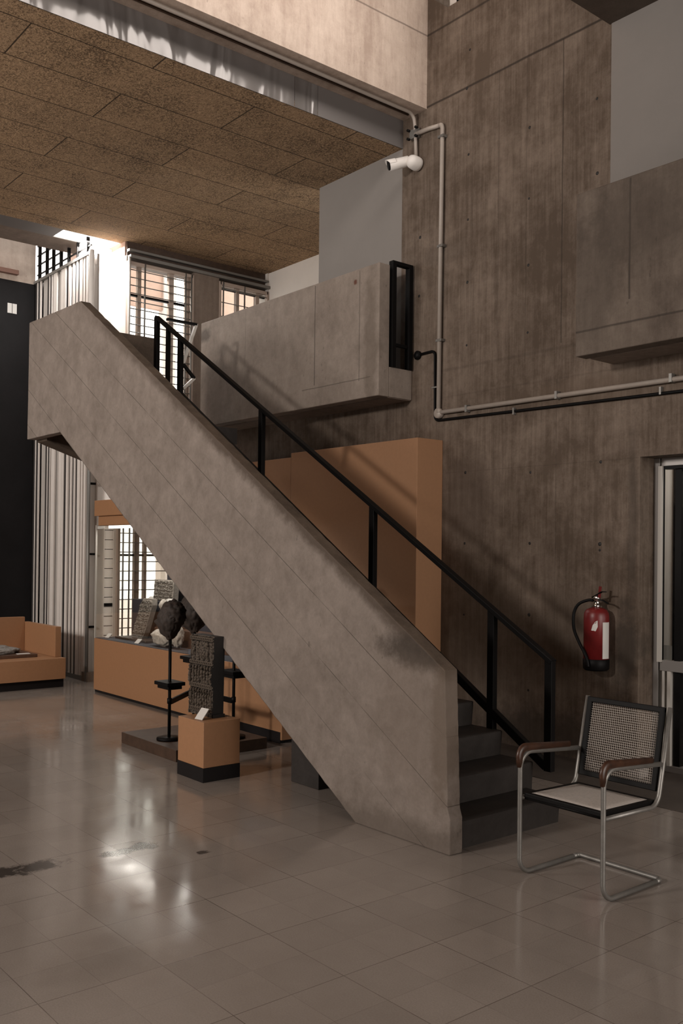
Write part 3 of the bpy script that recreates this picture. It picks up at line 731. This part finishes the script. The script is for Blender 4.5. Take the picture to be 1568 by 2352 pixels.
f = [(i, i+1, i+14, i+13) for i in range(12)]+[(i+26, i+39, i+40, i+27) for i in range(12)]+[(i+13, i+14, i+40, i+39) for i in range(12)]
mb.add(v, f, 0, True).build('sun_hood', M['white_paint'], hs)

# ------------------------------------------------------------------ fire extinguisher
EX, EY = -4.505, 6.395
fe = thing('fire_extinguisher', (EX, EY, 0.78), 'red fire extinguisher with black hose hung on the concrete wall', 'fire extinguisher')
mb_h = MB().lathe([(0.10, 0.86), (0.10, 1.20), (0.096, 1.235), (0.08, 1.262), (0.05, 1.276), (0.03, 1.28)], (EX, EY, 0), 32)
cy = mb_h.build('cylinder', M['red'], fe)
MB().lathe([(0.088, 0.775), (0.103, 0.79), (0.104, 0.865), (0.098, 0.87)], (EX, EY, 0), 32).build('base_cup', M['black'], fe)
MB().lathe([(0.03, 1.275), (0.03, 1.30), (0.024, 1.305), (0.024, 1.335), (0.03, 1.34), (0.028, 1.37), (0.012, 1.375)], (EX, EY, 0), 16).build('valve', M['bright_chrome'], fe)
MB().lathe([(0.018, 0), (0.018, 0.012), (0.006, 0.014)], (EX+0.02, EY-0.027, 1.355), 14, 0, (0.3, -1, 0.1)).build('pressure_gauge', M['bright_chrome'], fe)
MB().tube([(EX-0.03, EY-0.01, 1.36), (EX+0.03, EY-0.02, 1.385), (EX+0.075, EY-0.04, 1.408), (EX+0.125, EY-0.05, 1.41)], [0.010, 0.011, 0.009, 0.005], 8, flat=(1.5, 0.6)).build('upper_lever', M['black'], fe)
MB().tube([(EX+0.015, EY-0.02, 1.345), (EX+0.09, EY-0.04, 1.34), (EX+0.14, EY-0.05, 1.318)], 0.008, 8, flat=(1.4, 0.7)).build('lower_handle', M['black'], fe)
MB().bar((EX+0.045, EY-0.03, 1.36), (EX+0.055, EY-0.03, 1.45), 0.022, 0.008, (0, 1, 0)).build('safety_tag', M['red'], fe)
hp = [(-0.02, -0.02, 1.335), (-0.06, -0.03, 1.335), (-0.13, -0.06, 1.30), (-0.165, -0.075, 1.22), (-0.15, -0.09, 1.10), (-0.09, -0.105, 1.00), (-0.03, -0.115, 0.92), (0.0, -0.118, 0.86), (0.01, -0.118, 0.81)]
hp = [Vector((EX+a, EY+b, c)) for a, b, c in hp]
def smooth(pts, n=6):
    out = []
    P_ = [pts[0]]+list(pts)+[pts[-1]]
    for i in range(1, len(P_)-2):
        for k in range(n):
            t = k/n
            a, b, c, d = P_[i-1], P_[i], P_[i+1], P_[i+2]
            out.append(0.5*((2*b)+(c-a)*t+(2*a-5*b+4*c-d)*t*t+(3*b-a-3*c+d)*t**3))
    out.append(pts[-1]); return out
MB().tube(smooth(hp), 0.0125, 10).build('hose', M['black'], fe)
def wrap(mb, a0, a1, z0, z1, r, n=10):
    v = [(EX+r*math.cos(a0+(a1-a0)*i/n), EY+r*math.sin(a0+(a1-a0)*i/n), z) for i in range(n+1) for z in (z0, z1)]
    return mb.add(v, [(2*i, 2*i+2, 2*i+3, 2*i+1) for i in range(n)], 0, True)
wrap(MB(), math.radians(-26), math.radians(18), 0.875, 1.165, 0.1012).build('label_strip', M['paper'], cy)
mb = MB()
pts = [(-78, 1.10), (-72, 1.14), (-60, 1.17), (-50, 1.18), (-49, 1.13), (-58, 1.095)]
mb.add([(EX+0.1013*math.cos(math.radians(a)), EY+0.1013*math.sin(math.radians(a)), z) for a, z in pts], [tuple(range(len(pts)))]).build('torn_sticker', M['paper'], cy)
B(EX-0.03, EX+0.03, EY+0.06, YW-0.002, 1.16, 1.20).build('wall_bracket', M['black'], fe)

# ------------------------------------------------------------------ glazed door
dr = thing('door_1', (-3.5, 6.75, 0), 'aluminium framed glass door recessed in the concrete wall', 'door'); dr['kind'] = 'structure'
DY0, DY1 = 6.70, 6.76
B(-4.19, -4.14, DY0, DY1, 0.0, 2.475).box(-4.125, -2.2, DY0, DY1, 2.41, 2.475).box(-4.125, -2.2, DY0, DY1, 0.79, 0.875).box(-4.125, -2.2, DY0, DY1, 0.0, 0.05).build('frame', M['alu'], dr, bevel=0.003)
B(-4.14, -4.105, DY0-0.02, DY0, 0.86, 2.41).box(-4.10, -4.085, DY0-0.005, DY1, 0.05, 0.79).box(-4.06, -4.03, DY0, DY1, 0.05, 0.79).build('bead', M['pale_metal'], dr)
B(-4.118, -4.108, DY0+0.005, DY0+0.03, 0.875, 2.41).box(-4.018, -3.965, DY0+0.03, DY1+0.03, 0.05, 2.41).box(-4.105, -2.2, DY0+0.0, DY1, 2.385, 2.41).build('gasket', M['black'], dr)
B(-4.138, -2.2, 6.735, 6.741, 0.05, 2.40).build('glass_pane', M['glass'], dr)
B(-4.80, -4.545, 7.6, 7.66, 0.90, 3.2).box(-4.485, -3.9, 7.6, 7.66, 0.98, 3.2).box(-4.545, -4.485, 7.58, 7.68, 0.0, 3.2, 1).build('wall_inner_screen', [M['white_wall_far'], M['black']], kind='structure')
tag(B(-5.3, -4.5, 8.4, 8.7, 0.0, 0.62).build('inner_counter', M['tan'], bevel=0.01), 'tan counter glimpsed through the lower glass of the door', 'counter')
tag(B(-4.14, -4.04, 6.30, 6.42, 0.004, 0.12).build('door_stop', M['white_wall'], bevel=0.006), 'small pale block on the floor behind the armchair', 'block')

# ------------------------------------------------------------------ cane armchair
XL_, XR_ = -3.222, -2.705
ch = thing('cantilever_armchair', (-2.96, 4.15, 0), 'tubular steel cantilever armchair with cane seat and back by the door', 'chair')
RT = 0.0128
YFR, YBK = 3.91, 4.405
def arm_leg(x):
    return fillet([(x, YBK-0.03, RT), (x, YFR, RT), (x, YFR, 0.655), (x, YBK+0.005, 0.615)], 0.085, 9)
for x in (XL_, XR_):
    MB().tube(arm_leg(x), RT, 14).build('leg', M['chrome'], ch)
MB().tube(fillet([(XL_, YBK-0.03, RT), (XL_, YBK+0.02, RT), (XR_, YBK+0.02, RT), (XR_, YBK-0.03, RT)], 0.05, 9), RT, 14).build('base_bar', M['chrome'], ch)
for x in (XL_, XR_):
    xi = x+(0.014 if x == XL_ else -0.014)
    MB().tube(fillet([(x, YFR+0.01, 0.412), (x, YBK-0.02, 0.400), (x, 4.50, 0.90)], 0.08, 9), RT*0.95, 14).build('back_post', M['chrome'], ch)
MB().tube([(XL_, YFR+0.035, 0.409), (XR_, YFR+0.035, 0.409)], 0.010, 12).build('seat_bar', M['black'], ch)
def arm_pad(x):
    pts = fillet([(x, YFR-0.006, 0.575), (x, YFR-0.006, 0.677), (x, YBK-0.075, 0.645)], 0.098, 10)
    n = len(pts)
    return MB().tube(pts, [0.019 if 0 < i < n-1 else 0.014 for i in range(n)], 12, flat=(1.25, 0.85))
for x in (XL_, XR_): arm_pad(x).build('armrest', M['arm_wood'], ch)
# seat
def quadpanel(p00, p10, p11, p01, th, name, mat, parent, n=8, sag=0.0, lu=0.46, lv=0.46):
    p00, p10, p11, p01 = map(Vector, (p00, p10, p11, p01))
    nr = (p10-p00).cross(p01-p00).normalized()
    vs, uv = [], []
    for j in range(n+1):
        for i in range(n+1):
            u, w_ = i/n, j/n
            p = (p00*(1-u)+p10*u)*(1-w_)+(p01*(1-u)+p11*u)*w_
            p = p-nr*sag*math.sin(math.pi*u)*math.sin(math.pi*w_)
            vs.append(p); uv.append((u*lu, w_*lv))
    mb = MB(); mb.add(vs, [(j*(n+1)+i, j*(n+1)+i+1, (j+1)*(n+1)+i+1, (j+1)*(n+1)+i) for j in range(n) for i in range(n)], 0, True)
    o = mb.build(name, mat, parent)
    ul = o.data.uv_layers.new(name='UVMap')
    for lp in o.data.loops: ul.data[lp.index].uv = uv[lp.vertex_index]
    sd = o.modifiers.new('thick', 'SOLIDIFY'); sd.thickness = th; sd.offset = 0
    return o
def frame_ring(p00, p10, p11, p01, wd, ht, normal, name, mat, parent):
    q = [Vector(p) for p in (p00, p10, p11, p01)]
    mb = MB()
    for a, b in zip(q, q[1:]+q[:1]):
        d = (b-a).normalized()*wd/2
        mb.bar(a-d, b+d, wd, ht, normal)
    return mb.build(name, mat, parent, bevel=0.004)
sxl, sxr = XL_+0.030, XR_-0.030
zs0, zs1 = 0.428, 0.418
seat = frame_ring((sxl, YFR+0.03, zs0), (sxr, YFR+0.03, zs0), (sxr, YBK-0.03, zs1), (sxl, YBK-0.03, zs1), 0.03, 0.024, (0, 0, 1), 'seat', M['black'], ch)
seat['_w'] = ch['_w']
def sub(parent):
    parent['_w'] = ch['_w']; return parent
quadpanel((sxl+.013, YFR+0.043, zs0+.009), (sxr-.013, YFR+0.043, zs0+.009), (sxr-.013, YBK-0.043, zs1+.009), (sxl+.013, YBK-0.043, zs1+.009), 0.004, 'cane_weave', M['cane_seat'], sub(seat), sag=-0.004)
bn = Vector((0, -0.98, 0.2)).normalized()
bxl, bxr = XL_+0.033, XR_-0.033
bz0, bz1 = 0.485, 0.885
by = lambda z: YBK-0.012+(z-0.42)*0.19
bk = frame_ring((bxl, by(bz0), bz0), (bxr, by(bz0), bz0), (bxr, by(bz1), bz1), (bxl, by(bz1), bz1), 0.03, 0.022, bn, 'backrest', M['black'], ch)
quadpanel((bxl+.012, by(bz0)-.004, bz0+.012), (bxr-.012, by(bz0)-.004, bz0+.012), (bxr-.012, by(bz1)-.004, bz1-.012), (bxl+.012, by(bz1)-.004, bz1-.012), 0.003, 'cane_weave', M['cane_back'], sub(bk), sag=0.006, lv=0.39)

# ------------------------------------------------------------------ display pieces
pl = thing('tan_display_panel', (-7.8, 6.3, 0), 'large tan display block against the wall under the balcony', 'display panel')
B(-8.33, -6.34, 6.158, YW-0.002, 0.0, 2.787).build('front_block', M['tan_matte'], pl, bevel=0.004)
B(-9.6, -8.335, 6.163, YW-0.002, 0.0, 2.74).build('side_block', M['tan_matte'], pl, bevel=0.004)

cs = thing('display_case', (-8.6, 5.4, 0), 'long tan glazed display case standing behind the staircase', 'display case')
CX0, CX1, CY0, CY1 = -10.545, -6.72, 4.90, 5.86
CXG = -8.35
B(CX0, CX1, CY0, CY1, 0.03, 0.641).build('base_cabinet', M['tan'], cs, bevel=0.004)
B(CX0+0.006, CX1-0.05, CY0+0.015, CY1-0.02, 0.0, 0.03).box(-7.55, CX1-0.02, CY0-0.004, CY0+0.03, 0.0, 0.10).build('toe_kick', M['black_plinth'], cs)
B(CX0+0.012, CX1-0.01, CY0+0.012, CY1-0.01, 0.641, 0.646).build('deck_cloth', M['deck'], cs)
cnp = B(CX0-0.02, CXG, CY0-0.01, CY1, 2.10, 2.285).build('canopy', M['tan'], cs, bevel=0.004)
B(CX0+0.012, CXG, CY0+0.03, CY1-0.03, 1.985, 2.10).build('canopy_lip', M['tan'], cnp)
B(CX0+0.10, CXG-0.1, CY0+0.12, CY0+0.16, 1.955, 1.984).build('tube_light', M['tube_lamp'], cnp)
area('case_lamp', (-9.45, 5.03, 1.945), (-9.45, 5.12, 0.7), 2.0, 0.06, 26, (1, 0.96, 0.9))
mb = B(CX0+0.004, CXG-0.01, CY0+0.004, CY0+0.010, 0.641, 1.99)
mb.box(CX0+0.004, CX0+0.010, CY0+0.012, CY1-0.02, 0.641, 1.99)
mb.build('glass_front', M['dusty_glass'], cs)
B(CX0, CX0+0.016, CY0, CY0+0.016, 0.641, 1.99).build('corner_post', M['pale_metal'], cs)
b1 = tag(B(-10.40, -6.9, 5.32, 5.58, 0.646, 1.105).build('riser_block', M['navy'], bevel=0.003), 'lower navy riser block inside the display case', 'riser')
b2 = tag(B(-10.03, -6.9, 5.585, 5.83, 0.646, 1.415).build('riser_block', M['navy'], bevel=0.003), 'taller navy riser block at the back of the display case', 'riser')
tag(B(-9.54, -6.95, 5.16, 5.315, 0.646, 0.83).build('riser_block', M['brown_board'], bevel=0.003), 'low brown riser block in the front of display case', 'riser')

def label_card(x, y, z, wd, ht, label, tilt=0.5, rz=0.0, thk=0.004):
    mb = MB()
    c, s_ = math.cos(rz), math.sin(rz)
    def Q(u, v_, t): 
        yy = v_*math.cos(tilt)+t*math.sin(tilt); zz = v_*math.sin(tilt)-t*math.cos(tilt)
        return (x+u*c-yy*s_, y+u*s_+yy*c, z+zz+thk)
    v = [Q(u, v_, t) for t in (0, thk) for u, v_ in ((-wd/2, 0), (wd/2, 0), (wd/2, ht), (-wd/2, ht))]
    mb.add(v, [(0, 1, 2, 3), (7, 6, 5, 4), (0, 4, 5, 1), (1, 5, 6, 2), (2, 6, 7, 3), (3, 7, 4, 0)])
    return tag(mb.build('label_card', M['paper']), label, 'label', 'museum label cards')

def relief_slab(name, x0, x1, z0, z1, yf, yb, carve, mats, nx=40, nz=60, lean=(0, 0), parent=None, outline=None):
    # slab with a carved front (facing -y); lean = x and y shift per metre height
    def P(u, v_, y):
        x = x0+(x1-x0)*u; z = z0+(z1-z0)*v_
        if outline:
            k0, k1 = outline(v_); x = x0+(x1-x0)*(k0+(k1-k0)*u)
        return (x+lean[0]*(z-z0), y+lean[1]*(z-z0), z)
    mb = MB()
    vs = [P(i/nx, j/nz, yf-carve(i/nx, j/nz)) for j in range(nz+1) for i in range(nx+1)]
    mb.add(vs, [(j*(nx+1)+i, j*(nx+1)+i+1, (j+1)*(nx+1)+i+1, (j+1)*(nx+1)+i) for j in range(nz) for i in range(nx)], 0, False)
    ring = [(i/nx, 0) for i in range(nx+1)]+[(1, j/nz) for j in range(1, nz+1)]+[(i/nx, 1) for i in range(nx-1, -1, -1)]+[(0, j/nz) for j in range(nz-1, 0, -1)]
    n = len(ring)
    a = [P(u, v_, yf-carve(u, v_)) for u, v_ in ring]; b = [P(u, v_, yb) for u, v_ in ring]
    mb.add(a+b, [(i, i+n, (i+1) % n+n, (i+1) % n) for i in range(n)]+[tuple(range(n, 2*n))], len(mats)-1, False)
    return mb.build(name, mats, parent)

rn = lambda u, v_, f, sd: noise.noise(Vector((u*f, v_*f*1.6, sd)))
def glyphs(u, v_, rows, cols, amp, sd):
    e = min(u, 1-u, v_, 1-v_)
    if e < 0.04: return 0.0
    r = 0.5+0.5*math.sin(v_*rows*2*math.pi)
    return amp*(0.45+0.55*min(1.0, r*1.6))*(0.5+1.3*rn(u, v_, cols, sd)+0.7*rn(u, v_, cols*2.3, sd+9))

# inscribed slab leaning on the deck, on its dark foot
tag(B(-10.32, -9.56, 5.06, 5.30, 0.646, 0.672).build('wooden_plinth', M['dark_wood'], bevel=0.004), 'dark wooden foot under the tall inscribed slab', 'plinth')
tag(relief_slab('inscribed_slab', -10.12, -9.83, 0.672, 1.135, 5.17, 5.235, lambda u, v_: glyphs(u, v_, 9, 14, 0.018, 3)+0.008*rn(u, v_, 5, 1), [M['script_stone']], 40, 90, (0.36, 0.10),
    outline=lambda v_: (0.10*(1-min(1, 12*v_*1.0))*0+0.12*max(0, v_-0.85)/0.15, 1-0.14*max(0, v_-0.85)/0.15-0.10*max(0, 0.15-v_)/0.15)), 'tall leaning slab with carved script on the case deck', 'stone slab')
tag(relief_slab('inscribed_tablet', -10.02, -9.56, 1.106, 1.352, 5.40, 5.47, lambda u, v_: glyphs(u, v_, 6, 18, 0.022, 8)+0.008*rn(u, v_, 6, 2), [M['script_stone']], 60, 50, (0, 0.06)), 'squarish inscribed stone tablet on the lower navy riser', 'stone tablet')
tag(relief_slab('carved_fragment', -9.24, -8.95, 1.106, 1.33, 5.38, 5.47, lambda u, v_: 0.03*abs(rn(u, v_, 8, 5)), [M['script_stone']], 22, 22, (0.1, 0.05), outline=lambda v_: (0.5*v_, 1)), 'pointed carved fragment right of the inscribed tablet', 'stone fragment')
tag(relief_slab('rough_stone', -10.0, -9.60, 1.416, 1.78, 5.66, 5.76, lambda u, v_: 0.04*abs(rn(u, v_, 9, 6)), [M['script_stone']], 26, 26, (0, 0.05), outline=lambda v_: (0.1*v_, 1-0.1*v_)), 'rough carved stone on the taller navy riser', 'stone')
tag(MB().blob((-9.46, 5.24, 1.00), (0.055, 0.045, 0.15), 0.3, 2.5, 3, 4).blob((-9.47, 5.225, 1.08), (0.05, 0.045, 0.06), 0.2, 3, 2, 2).build('pale_figure', M['pale_stone']), 'small pale stone figure half hidden by the dark head', 'figurine')
# curled fossil-like pale stone
mb = MB()
def flatf(d, q): 
    r = math.hypot(d.x, d.z)
    return Vector((q.x, q.y, q.z*(1.0 if d.z < 0.3 else 0.8)))
mb.blob((-9.13, 5.045, 0.755), (0.215, 0.08, 0.105), 0.22, 2.2, 4, 11, 0, flatf)
mb.blob((-8.86, 5.065, 0.785), (0.10, 0.06, 0.125), 0.25, 2.4, 4, 5)
mb.build('pale_boulder', M['pale_stone'])
tag(bpy.data.objects['pale_boulder'], 'pale irregular broken stone lying on the case deck', 'stone')
tag(B(-9.53, -9.1, 5.18, 5.30, 0.831, 0.848).build('brown_stand', M['brown_board']), 'flat brown stand on low riser behind the pale stone', 'stand')
label_card(-10.42, 5.00, 0.646, 0.07, 0.07, 'white card at the front left corner of the case deck', 0.7, 0.2)
label_card(-9.60, 4.965, 0.646, 0.075, 0.07, 'white card at front edge of deck before the pale stone', 0.7, 0.2)
label_card(-9.57, 5.335, 1.105, 0.10, 0.06, 'white card below the inscribed tablet on lower riser', 0.6, 0.2)
label_card(-10.20, 5.45, 1.105, 0.10, 0.05, 'white card on lower riser above the tall slab', 0.6, 0.2)
label_card(-10.0, 5.62, 1.415, 0.10, 0.06, 'white card on the taller riser near the bright window', 0.6, 0.2)
label_card(-8.72, 5.18, 0.83, 0.09, 0.03, 'white card on the low brown riser', 0.4, 0.0)

# left plinth with stone disc
lp = thing('low_plinth', (-11.6, 4.0, 0), 'low tan display plinth with raised back at the left edge', 'plinth')
B(-12.3, -11.08, 2.4, 4.78, 0.105, 0.36).build('platform', M['tan'], lp, bevel=0.004)
B(-12.25, -11.13, 2.45, 4.775, 0.0, 0.105).build('toe_kick', M['black_plinth'], lp)
B(-12.3, -11.22, 4.70, 4.775, 0.36, 0.735).build('side_upstand', M['tan'], lp, bevel=0.004)
B(-12.3, -12.22, 2.4, 4.70, 0.36, 0.80).build('back_upstand', M['tan'], lp, bevel=0.004)
tag(B(-12.05, -11.35, 2.9, 4.53, 0.361, 0.40).build('wooden_board', M['brown_board'], bevel=0.004), 'thin brown board on the low plinth under the round stone', 'board')
sd_ = thing('carved_disc', (-11.65, 4.0, 0.40), 'grey carved stone slab with raised boss on the low plinth', 'stone slab')
def disc_shape(d, q): return Vector((q.x, q.y, max(-0.03, q.z)))
MB().blob((-11.68, 3.82, 0.432), (0.30, 0.58, 0.085), 0.10, 3.0, 5, 9, 0, disc_shape).build('slab', M['grey_stone'], sd_)
MB().lathe([(0.17, 0), (0.165, 0.035), (0.13, 0.05), (0.10, 0.04), (0.05, 0.045), (0.03, 0.06), (0.005, 0.062)], (-11.66, 3.90, 0.495), 24).build('boss', M['grey_stone'], sd_)
label_card(-11.40, 4.38, 0.40, 0.16, 0.06, 'white card on the brown board beside the grey stone', 0.05, math.radians(90))

# near pedestal with carved stele
pd = thing('pedestal', (-6.12, 3.78, 0), 'small tan box pedestal with black base in front of the stairs', 'pedestal')
B(-6.302, -5.932, 3.62, 3.937, 0.105, 0.44).build('box', M['tan'], pd, bevel=0.003)
B(-6.304, -5.930, 3.618, 3.939, 0.0, 0.105).build('base', M['black_plinth'], pd)
stl = thing('carved_stele', (-6.22, 3.82, 0.44), 'dark carved stone stele with three rows of figures on the tan pedestal', 'stele')
def stele_h(u, v_):
    band = 0.0
    for b in (0.07, 0.37, 0.66, 0.96):
        if abs(v_-b) < 0.026: band = 0.019+0.007*(math.sin(u*80) if abs(v_-b) < 0.012 else 0.4)
    if band: return band
    reg = 0 if v_ < 0.37 else (1 if v_ < 0.66 else 2)
    z0, z1 = ((0.10, 0.34), (0.40, 0.63), (0.69, 0.93))[reg]
    t = (v_-z0)/(z1-z0)
    n = (9, 8, 5)[reg]
    c = abs(((u*n+0.5*(reg == 1)) % 1)-0.5)*2
    body = max(0.0, 1-(c/(0.75-0.25*t))**2) if t < 0.72 else max(0.0, 1-(c/0.42)**2-((t-0.84)/0.14)**2)
    if reg == 2: body = max(body*0.6, max(0, 1-((u-0.5)/0.2)**2-((t-0.5)/0.55)**2))
    return 0.021*math.sqrt(max(0, body))+0.009*rn(u, v_, 24, reg)+0.006*rn(u, v_, 11, reg+4)+(0.010 if u < 0.05 or u > 0.95 else 0)
relief_slab('slab', -6.395, -6.065, 0.441, 1.052, 3.785, 3.872, stele_h, [M['dark_stone'], M['black_stone']], 90, 150, (0.05, -0.02), stl)
B(-6.41, -6.05, 3.77, 3.876, 0.4405, 0.465).build('foot', M['black_stone'], stl)
label_card(-6.06, 3.65, 0.44, 0.085, 0.10, 'white card leaning on the tan pedestal before the stele', 0.85, 0.15)

# dark low platform with sculpture stands
tag(B(-7.60, -6.645, 3.80, 4.69, 0.0, 0.095).build('low_platform', M['dark_wood'], bevel=0.003), 'dark low square platform under the sculpture stands', 'platform')
def stand(x, y, top, tray_z, label, sx=0.13, sy=0.10, card=None):
    t = thing('sculpture_stand', (x, y, 0.095), label, 'stand', 'black pole stands on the dark platform')
    MB().lathe([(0.105, 0), (0.105, 0.018), (0.02, 0.022)], (x, y, 0.096), 28).build('base', M['black'], t)
    MB().tube([(x, y, 0.11), (x, y, top)], 0.0135, 12).build('pole', M['black'], t)
    tr = B(x-sx, x+sx, y-sy, y+sy, tray_z-0.03, tray_z).box(x-sx+0.02, x+sx-0.02, y-sy+0.02, y+sy-0.02, tray_z-0.06, tray_z-0.03).build('tray', M['black'], t, bevel=0.003)
    MB().lathe([(0.02, 0), (0.02, 0.045)], (x, y, 0.40), 14).build('collar', M['black'], t)
    return t
stand(-7.067, 3.973, 0.945, 0.588, 'black pole stand with square tray left of the carved stele', 0.115, 0.085)
stand(-7.47, 4.45, 0.955, 0.735, 'black pole stand mostly hidden behind the carved stele', 0.115, 0.085)
stand(-6.81, 4.45, 0.965, 0.675, 'black pole stand between stele and stair underside', 0.115, 0.085)
tag(MB().bar((-7.085, 3.993, 0.41), (-7.455, 4.43, 0.42), 0.018, 0.045).build('link_bar', M['black']), 'black bar linking the left stand to the hidden one', 'bar', 'bars between the pole stands')
tag(MB().bar((-7.447, 4.45, 0.41), (-6.833, 4.45, 0.41), 0.018, 0.045).build('link_bar', M['black']), 'black bar reaching the right stand from behind the stele', 'bar', 'bars between the pole stands')
def head(name, c, sc, seed, label, face):
    def shp(d, q):
        f = d.dot(face); k = Vector(q)
        k.x *= 1-0.42*max(0, -d.z)**1.3; k.y *= 1-0.42*max(0, -d.z)**1.3
        nose = math.exp(-((d.z+0.05)/0.16)**2)*max(0, f-0.85)*2.4
        brow = math.exp(-((d.z-0.25)/0.12)**2)*max(0, f-0.6)*0.25
        mouth = -math.exp(-((d.z+0.38)/0.08)**2)*max(0, f-0.75)*0.35
        chin = math.exp(-((d.z+0.62)/0.16)**2)*max(0, f-0.35)*0.35
        eye = -math.exp(-((d.z-0.10)/0.09)**2)*max(0, f-0.65)*0.30
        return k+face*sc[0]*(nose+brow+mouth+chin+eye)
    t = thing(name, (c[0], c[1], c[2]-sc[2]), label, 'sculpture')
    MB().blob(c, sc, 0.10, 2.4, 5, seed, 0, shp).build('face', M['head_stone'], t)
    MB().blob((c[0]-face.x*sc[0]*0.30, c[1]-face.y*sc[1]*0.3, c[2]+sc[2]*0.35), (sc[0]*0.95, sc[1]*0.95, sc[2]*0.72), 0.20, 4, 4, seed+2).build('headdress', M['head_stone'], t)
    return t
head('carved_sculpture', (-7.075, 3.973, 1.10), (0.115, 0.105, 0.165), 3, 'dark carved stone head on the stand left of the stele', Vector((-0.75, -0.6, 0)).normalized())
head('carved_sculpture', (-7.48, 4.45, 1.125), (0.15, 0.14, 0.18), 12, 'darker stone head half hidden behind the stair edge', Vector((-0.6, -0.75, 0)).normalized())
head('carved_sculpture', (-6.81, 4.45, 1.12), (0.11, 0.10, 0.16), 5, 'stone head on the right stand hidden by the stairs', Vector((-0.6, -0.75, 0)).normalized())
# grey stone block under the stairs
tag(B(-5.59, -5.262, 4.165, 4.5, 0.0, 0.52).build('stone_block', M['step'], bevel=0.005), 'dark grey stone block on the floor under the stair slope', 'block')

for o in bpy.data.objects:
    if '_w' in o: del o['_w']
